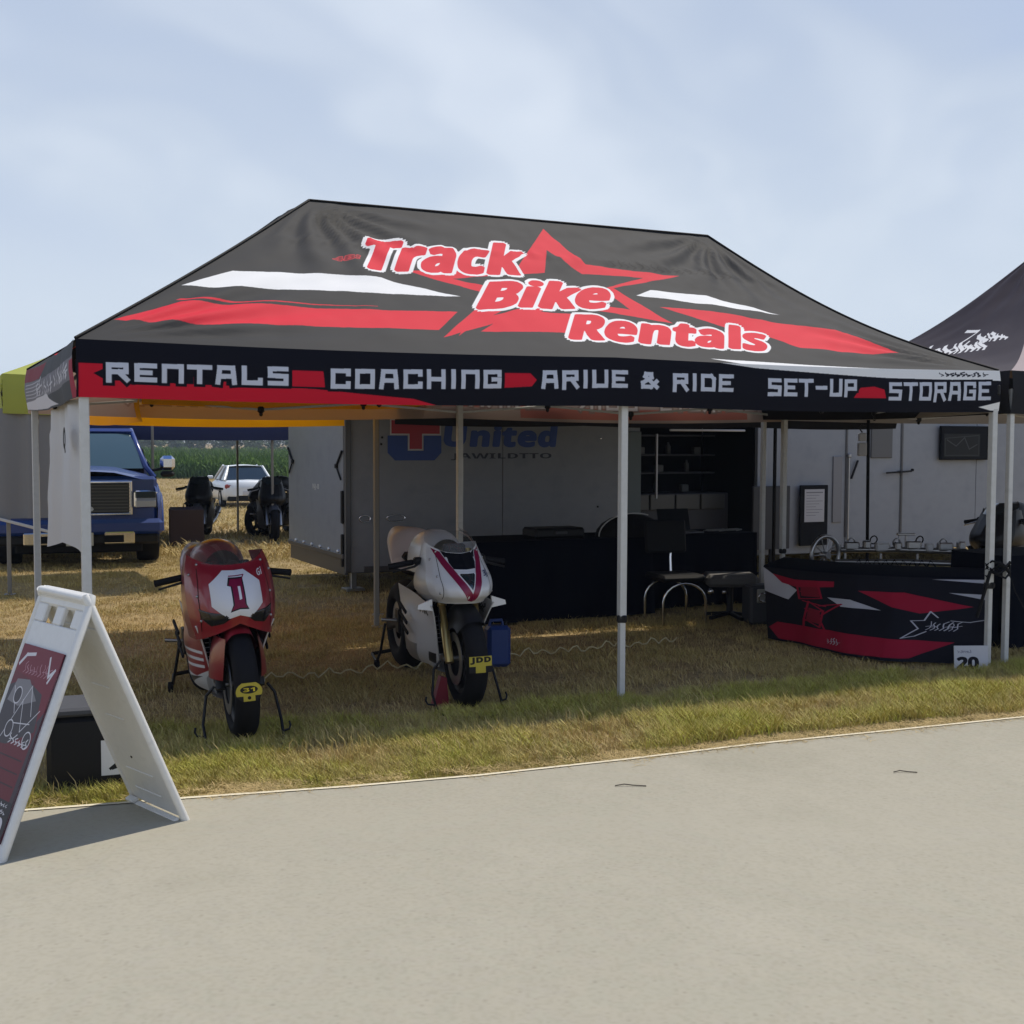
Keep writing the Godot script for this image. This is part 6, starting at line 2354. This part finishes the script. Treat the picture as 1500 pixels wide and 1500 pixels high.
func truck() -> void:
	var t := thing("pickup_truck", "dark blue pickup truck with a chrome framed grille, facing forward at left", "truck", P(-5.36, 0, 15.5))
	t.basis = Basis(Vector3.UP, 0.33)
	X = Transform3D()
	var b := mb()
	# hood and wings
	var prof := [Vector2(1.0, 0.5), Vector2(1.01, 0.72), Vector2(1.0, 0.9), Vector2(0.965, 1.02), Vector2(0.86, 1.1), Vector2(0.7, 1.14), Vector2(0.45, 1.2), Vector2(0.2, 1.215), Vector2(0.0, 1.215)]
	var rows := []
	for k in [[0.0, 0.93, 0.98], [-0.06, 0.97, 0.99], [-0.2, 0.99, 1.0], [-0.7, 1.0, 1.012], [-1.4, 1.0, 1.02]]:
		var row := PackedVector3Array()
		for i in 17:
			var q: Vector2 = prof[i if i < 9 else 16 - i]
			row.append(Vector3((q.x if i >= 9 else -q.x) * k[1], q.y * k[2], k[0]))
		rows.append(row)
	rows.reverse()
	b.grid(rows)
	part("hood", b, M.truck_blue, t)
	b = mb()
	b.cbox(Vector3(0, 0.82, -0.05), Vector3(1.86, 0.62, 0.1), 0.04)
	part("nose_panel", b, M.truck_blue, t)
	# cab
	b = mb()
	b.grid([PackedVector3Array([Vector3(-0.99, 0.5, -3.6), Vector3(-0.99, 0.5, -1.4)]), PackedVector3Array([Vector3(-1.0, 1.1, -3.6), Vector3(-1.0, 1.1, -1.4)])], [], false)
	b.grid([PackedVector3Array([Vector3(0.99, 0.5, -1.4), Vector3(0.99, 0.5, -3.6)]), PackedVector3Array([Vector3(1.0, 1.1, -1.4), Vector3(1.0, 1.1, -3.6)])], [], false)
	part("door_panel", b, M.truck_blue, t)
	var wl := Vector3(-0.83, 1.2, -1.32)
	var wr := Vector3(0.83, 1.2, -1.32)
	var tr := Vector3(0.68, 1.67, -1.95)
	var tl := Vector3(-0.68, 1.67, -1.95)
	b = mb()
	rows = []
	for i in 7:
		var v := i / 6.0
		var row := PackedVector3Array()
		for j in 13:
			var u := j / 12.0
			row.append(wl.lerp(wr, u).lerp(tl.lerp(tr, u), v) + Vector3(0, 0.015 * sin(PI * v), 0.1 * sin(PI * u)))
		rows.append(row)
	b.grid(rows)
	part("windscreen", b, mat(0.05, 0.085, 0.1, 0.06, 0.0, 0.9), t)
	for s in [-1.0, 1.0]:
		b = mb()
		b.tube([Vector3(s * 0.97, 1.08, -1.35), Vector3(s * 0.86, 1.22, -1.34), Vector3(s * 0.71, 1.67, -1.96), Vector3(s * 0.7, 1.72, -2.2)], 0.035, 8)
		part("pillar", b, M.truck_blue, t)
		b = mb()
		var a := Vector3(s * 0.98, 1.1, -1.5)
		var c := Vector3(s * 0.98, 1.1, -3.4)
		var d := Vector3(s * 0.74, 1.66, -3.3)
		var e := Vector3(s * 0.74, 1.66, -2.05)
		if s > 0:
			b.quad(a, c, d, e)
		else:
			b.quad(c, a, e, d)
		part("side_window", b, M.glass, t)
		# mirrors on arms
		b = mb()
		b.bar(Vector3(s * 0.9, 1.16, -1.5), Vector3(s * 1.14, 1.2, -1.45), 0.04, 0.04, 0.01, Vector3.BACK)
		var arm := part("mirror_arm", b, M.black_plastic, t)
		b = mb()
		b.cbox(Vector3(s * 1.15, 1.27, -1.45), Vector3(0.2, 0.2, 0.12), 0.045)
		part("mirror_head", b, M.chrome, arm)
		b = mb()
		b.cbox(Vector3(s * 1.15, 1.12, -1.45), Vector3(0.19, 0.08, 0.11), 0.03)
		part("mirror_foot", b, M.black_plastic, arm)
		# lamps
		b = mb()
		b.cbox(Vector3(s * 0.79, 0.84, 0.0), Vector3(0.3, 0.22, 0.07), 0.025, Basis(Vector3.UP, s * 0.25))
		var lamp := part("headlight", b, M.chrome, t)
		for y in [0.785, 0.9]:
			b = mb()
			b.cbox(Vector3(s * 0.79, y, 0.034), Vector3(0.26, 0.085, 0.02), 0.008, Basis(Vector3.UP, s * 0.25))
			part("lens", b, M.lamp_glass if y < 0.85 else M.glass, lamp)
		b = mb()
		b.cbox(Vector3(s * 0.72, 0.46, 0.085), Vector3(0.34, 0.035, 0.02), 0.008)
		part("fog_lamp", b, M.lamp_glass, t)
		b = mb()
		b.cbox(Vector3(s * 0.47, 0.37, 0.12), Vector3(0.36, 0.15, 0.03), 0.012)
		var hook := part("chrome_insert", b, M.chrome, t)
		b = mb()
		b.cbox(Vector3(s * 0.4, 0.36, 0.135), Vector3(0.24, 0.09, 0.016), 0.006)
		part("tow_opening", b, M.dark, hook)
	b = mb()
	b.cbox(Vector3(0, 1.7, -2.65), Vector3(1.44, 0.09, 1.45), 0.04)
	part("roof", b, M.truck_blue, t)
	b = mb()
	b.cbox(Vector3(0, 0.85, -4.6), Vector3(1.96, 0.7, 2.0), 0.05)
	part("bed", b, M.truck_blue, t)
	b = mb()
	b.cbox(Vector3(0, 1.05, -2.6), Vector3(1.7, 0.9, 1.9), 0.05)
	part("cabin", b, M.dark, t)
	# grille
	b = mb()
	b.cbox(Vector3(0, 0.86, 0.02), Vector3(1.2, 0.36, 0.05), 0.012)
	var g := part("grille", b, M.dark_grey, t)
	for s in [-1.0, 1.0]:
		b = mb()
		b.cbox(Vector3(s * 0.61, 0.86, 0.04), Vector3(0.035, 0.43, 0.04), 0.01)
		part("chrome_frame", b, M.chrome, g)
		b = mb()
		b.cbox(Vector3(0, 0.86 + s * 0.2, 0.04), Vector3(1.19, 0.035, 0.04), 0.01)
		part("chrome_frame", b, M.chrome, g)
	for i in 9:
		b = mb()
		b.cbox(Vector3(0, 0.7 + i * 0.04, 0.05), Vector3(1.16, 0.012, 0.014), 0.003)
		part("slat", b, mat(0.12, 0.12, 0.12, 0.4, 0.4) if i == 0 else g.get_child(4).material_override, g)
	# bumper with the plate
	b = mb()
	b.cbox(Vector3(0, 0.5, 0.03), Vector3(2.0, 0.2, 0.16), 0.05)
	var bump := part("bumper", b, M.truck_blue, t)
	b = mb()
	b.cbox(Vector3(0, 0.35, 0.03), Vector3(1.9, 0.13, 0.14), 0.03)
	part("lower_bumper", b, M.black_plastic, bump)
	var cv := Canvas.new(Vector2(0.32, 0.16), Vector2.ZERO, 128, lin(Color(0.45, 0.45, 0.42)))
	scrawl(cv, Vector2(0.04, 0.04), Vector2(0.24, 0.08), 8, 0.012, lin(Color(0.03, 0.03, 0.05)), 0.0)
	b = mb()
	b.cbox(Vector3(0, 0.36, 0.118), Vector3(0.34, 0.18, 0.02), 0.004)
	var pl := part("number_plate", b, M.black_trim, bump)
	b = mb()
	b.quad(Vector3(-0.16, 0.28, 0.131), Vector3(0.16, 0.28, 0.131), Vector3(0.16, 0.44, 0.131), Vector3(-0.16, 0.44, 0.131))
	pl.mesh = b.mesh()
	pl.material_override = print_mat(cv.texture(), 0.5)
	b = mb()
	b.cbox(Vector3(0, 0.26, -0.6), Vector3(1.5, 0.16, 1.2), 0.02)
	part("axle_guard", b, M.black_trim, t)
	for s in [-1.0, 1.0]:
		for z in [-0.75, -4.3]:
			road_wheel(t, Vector3(s * 0.84, 0.4, z), 0.4, 0.28, M.chrome)
	for s in [-1.0, 1.0]:
		b = mb()
		var arch := []
		for i in 11:
			var a := PI * i / 10.0
			arch.append(Vector3(s * 1.0, 0.42 + sin(a) * 0.46, -0.75 + cos(a) * 0.46))
		b.tube(arch, 0.03, 6)
		part("wheel_arch", b, M.truck_blue, t)

func white_car() -> void:
	var d := 44.0
	var t := thing("parked_car", "white saloon car parked on the dry field in front of the green crop", "car", P(-9.55, gy(d), d))
	t.basis = Basis(Vector3.UP, PI + 0.36)
	X = Transform3D()
	# body: sections along z (front at +z), each half width, sill, belt
	var rows := []
	for k in [[2.15, 0.6, 0.38, 0.6], [2.1, 0.74, 0.26, 0.68], [1.9, 0.84, 0.22, 0.74], [1.1, 0.88, 0.2, 0.86], [0.5, 0.89, 0.2, 0.92], [-0.8, 0.89, 0.2, 0.93], [-1.6, 0.87, 0.22, 0.94], [-2.1, 0.82, 0.28, 0.92], [-2.25, 0.76, 0.36, 0.86], [-2.28, 0.6, 0.44, 0.7]]:
		var row := PackedVector3Array()
		for q in [[-0.7, 0], [-0.97, 0.06], [-1.0, 0.3], [-1.0, 0.62], [-0.95, 0.88], [-0.82, 1.0], [0, 1.03], [0.82, 1.0], [0.95, 0.88], [1.0, 0.62], [1.0, 0.3], [0.97, 0.06], [0.7, 0]]:
			row.append(Vector3(q[0] * k[1], lerpf(k[2], k[3], q[1]), k[0]))
		rows.append(row)
	rows.reverse()
	var b := mb()
	b.grid(rows)
	for r in [[rows[0], true], [rows[rows.size() - 1], false]]:
		for i in range(1, 12):
			if r[1]:
				b.tri(r[0][0], r[0][i + 1], r[0][i])
			else:
				b.tri(r[0][0], r[0][i], r[0][i + 1])
	part("body", b, M.car_white, t)
	# cabin: glass all round with a white roof and pillars
	var low := [Vector3(-0.78, 0.92, 0.75), Vector3(0.78, 0.92, 0.75), Vector3(0.78, 0.93, -1.75), Vector3(-0.78, 0.93, -1.75)]
	var top := [Vector3(-0.58, 1.4, 0.0), Vector3(0.58, 1.4, 0.0), Vector3(0.58, 1.39, -1.15), Vector3(-0.58, 1.39, -1.15)]
	for i in 4:
		b = mb()
		b.quad(low[i], low[(i + 1) % 4], top[(i + 1) % 4], top[i])
		part(["windscreen", "side_window", "rear_window", "side_window"][i], b, M.glass, t)
		b = mb()
		b.tube([low[i], top[i]], 0.045, 6)
		part("pillar", b, M.car_white, t)
	for s in [-1.0, 1.0]:
		b = mb()
		b.tube([Vector3(s * 0.8, 0.92, -0.5), Vector3(s * 0.6, 1.39, -0.55)], 0.04, 6)
		part("pillar", b, M.car_white, t)
		b = mb()
		b.cbox(Vector3(s * 0.66, 0.74, -2.2), Vector3(0.34, 0.14, 0.12), 0.03)
		part("tail_light", b, mat(0.25, 0.04, 0.04, 0.2), t)
		b = mb()
		b.cbox(Vector3(s * 0.95, 0.98, 0.62), Vector3(0.2, 0.12, 0.1), 0.03)
		part("wing_mirror", b, M.car_white, t)
		for z in [1.4, -1.35]:
			road_wheel(t, Vector3(s * 0.8, 0.32, z), 0.32, 0.2, M.steel)
		for z in [0.35, -0.75]:
			b = mb()
			b.cbox(Vector3(s * 0.893, 0.75, z - 0.2), Vector3(0.02, 0.03, 0.16), 0.006)
			part("door_handle", b, M.car_white, t)
	X = Transform3D()
	b = mb()
	rows = []
	for i in 7:
		var row := PackedVector3Array()
		for j in 7:
			var u := j / 6.0
			var v := i / 6.0
			row.append(Vector3(lerpf(-0.6, 0.6, u), 1.385 + 0.06 * sin(PI * u) * (0.6 + 0.4 * sin(PI * v)), lerpf(-1.2, 0.06, v)))
		rows.append(row)
	rows.reverse()
	b.grid(rows)
	part("roof", b, M.car_white, t)
	b = mb()
	b.cbox(Vector3(0, 0.52, -2.28), Vector3(0.5, 0.13, 0.04), 0.01)
	part("number_plate", b, M.paper, t)
	b = mb()
	b.cbox(Vector3(0, 0.34, -2.2), Vector3(1.5, 0.18, 0.16), 0.04)
	part("rear_bumper", b, M.black_trim, t)

func left_edge() -> void:
	# grey curtain of the lime tent
	var along := Vector3(0.9067, 0, -0.4218)
	var l0 := P(-5.42, 0, 12.6)
	var t := world_thing("curtain", "grey cloth curtain hanging under the lime tent at the left edge", "curtain", l0)
	var rows := []
	for i in 9:
		var row := PackedVector3Array()
		for j in 25:
			var u := j / 24.0
			row.append(l0 + along * (u * 0.85) + Vector3(0.02 * sin(u * 16.0), lerpf(0.78, 1.9, i / 8.0), 0.03 * cos(u * 19.0)))
		rows.append(row)
	var b := mb()
	b.grid(rows)
	part("cloth", b, mat(0.2, 0.2, 0.2, 0.8), t)
	b = mb()
	b.bar(l0 + Vector3(0, 0.86, 0.06), l0 + along * 0.8 + Vector3(0, 0.62, 0.06), 0.04, 0.03, 0.006)
	part("brace_bar", b, M.leg_paint, t)
	# grey van behind it
	var v := thing("van", "grey van with a sloping windscreen at the left edge of the picture", "van", P(-7.6, 0, 15.4))
	v.basis = Basis(Vector3.UP, 0.25)
	X = Transform3D()
	b = mb()
	b.prism(V2([0.2, 0.4, 0.25, 0.85, -0.25, 1.1, -0.95, 1.75, -1.3, 1.9, -4.3, 1.9, -4.4, 0.4]), 1.7, Transform3D(Basis(Vector3(0, 0, 1), Vector3.UP, Vector3(-1, 0, 0)), Vector3(0.85, 0, 0)))
	part("body", b, mat(0.3, 0.31, 0.32, 0.35), v)
	b = mb()
	b.quad(Vector3(-0.75, 1.14, -0.27), Vector3(0.75, 1.14, -0.27), Vector3(0.68, 1.7, -0.87), Vector3(-0.68, 1.7, -0.87))
	part("windscreen", b, M.glass, v)
	b = mb()
	b.cbox(Vector3(0, 0.45, 0.22), Vector3(1.7, 0.22, 0.14), 0.04)
	part("bumper", b, M.black_plastic, v)
	for s in [-1.0, 1.0]:
		b = mb()
		b.cbox(Vector3(s * 0.62, 0.78, 0.24), Vector3(0.28, 0.16, 0.05), 0.02)
		part("headlight", b, M.lamp_glass, v)
		for z in [-0.5, -3.5]:
			road_wheel(v, Vector3(s * 0.76, 0.34, z), 0.34, 0.2, M.steel)

func _ready() -> void:
	rng.seed = 7
	wobble.seed = 3
	wobble.frequency = 0.02
	wobble.fractal_octaves = 3
	var cam := Camera3D.new()
	cam.name = "camera"
	cam.fov = 44.45
	cam.near = 0.05
	cam.far = 1500.0
	cam.position = Vector3(0, 1.5885, 0)
	cam.rotation = Vector3(-0.0567, 0, 0.0033)
	add_child(cam)
	cam.current = true
	var we := WorldEnvironment.new()
	we.name = "world_environment"
	var env := Environment.new()
	env.background_mode = Environment.BG_SKY
	var sky := Sky.new()
	sky.sky_material = make_sky()
	env.sky = sky
	env.background_energy_multiplier = 1.5
	env.tonemap_mode = Environment.TONE_MAPPER_LINEAR
	env.tonemap_exposure = 0.77
	env.fog_enabled = true
	env.fog_density = 0.0006
	env.fog_light_color = Color(0.8, 0.86, 0.95)
	env.sdfgi_enabled = true
	env.ssao_enabled = true
	env.ssil_enabled = true
	we.environment = env
	add_child(we)
	var sun := DirectionalLight3D.new()
	sun.name = "sun"
	sun.light_energy = 1.6
	sun.light_color = Color(1.0, 0.965, 0.9)
	sun.light_angular_distance = 0.5
	sun.shadow_enabled = true
	add_child(sun)
	var up := deg_to_rad(64.0)
	var flat := Vector2(0.68, 0.73).normalized()
	sun.look_at_from_position(Vector3.ZERO, -Vector3(flat.x * cos(up), sin(up), -flat.y * cos(up)))
	materials()
	setting()
	main_tent()
	other_tents()
	trailer()
	tables()
	side_wall()
	sign_board()
	bikes()
	truck()
	white_car()
	left_edge()
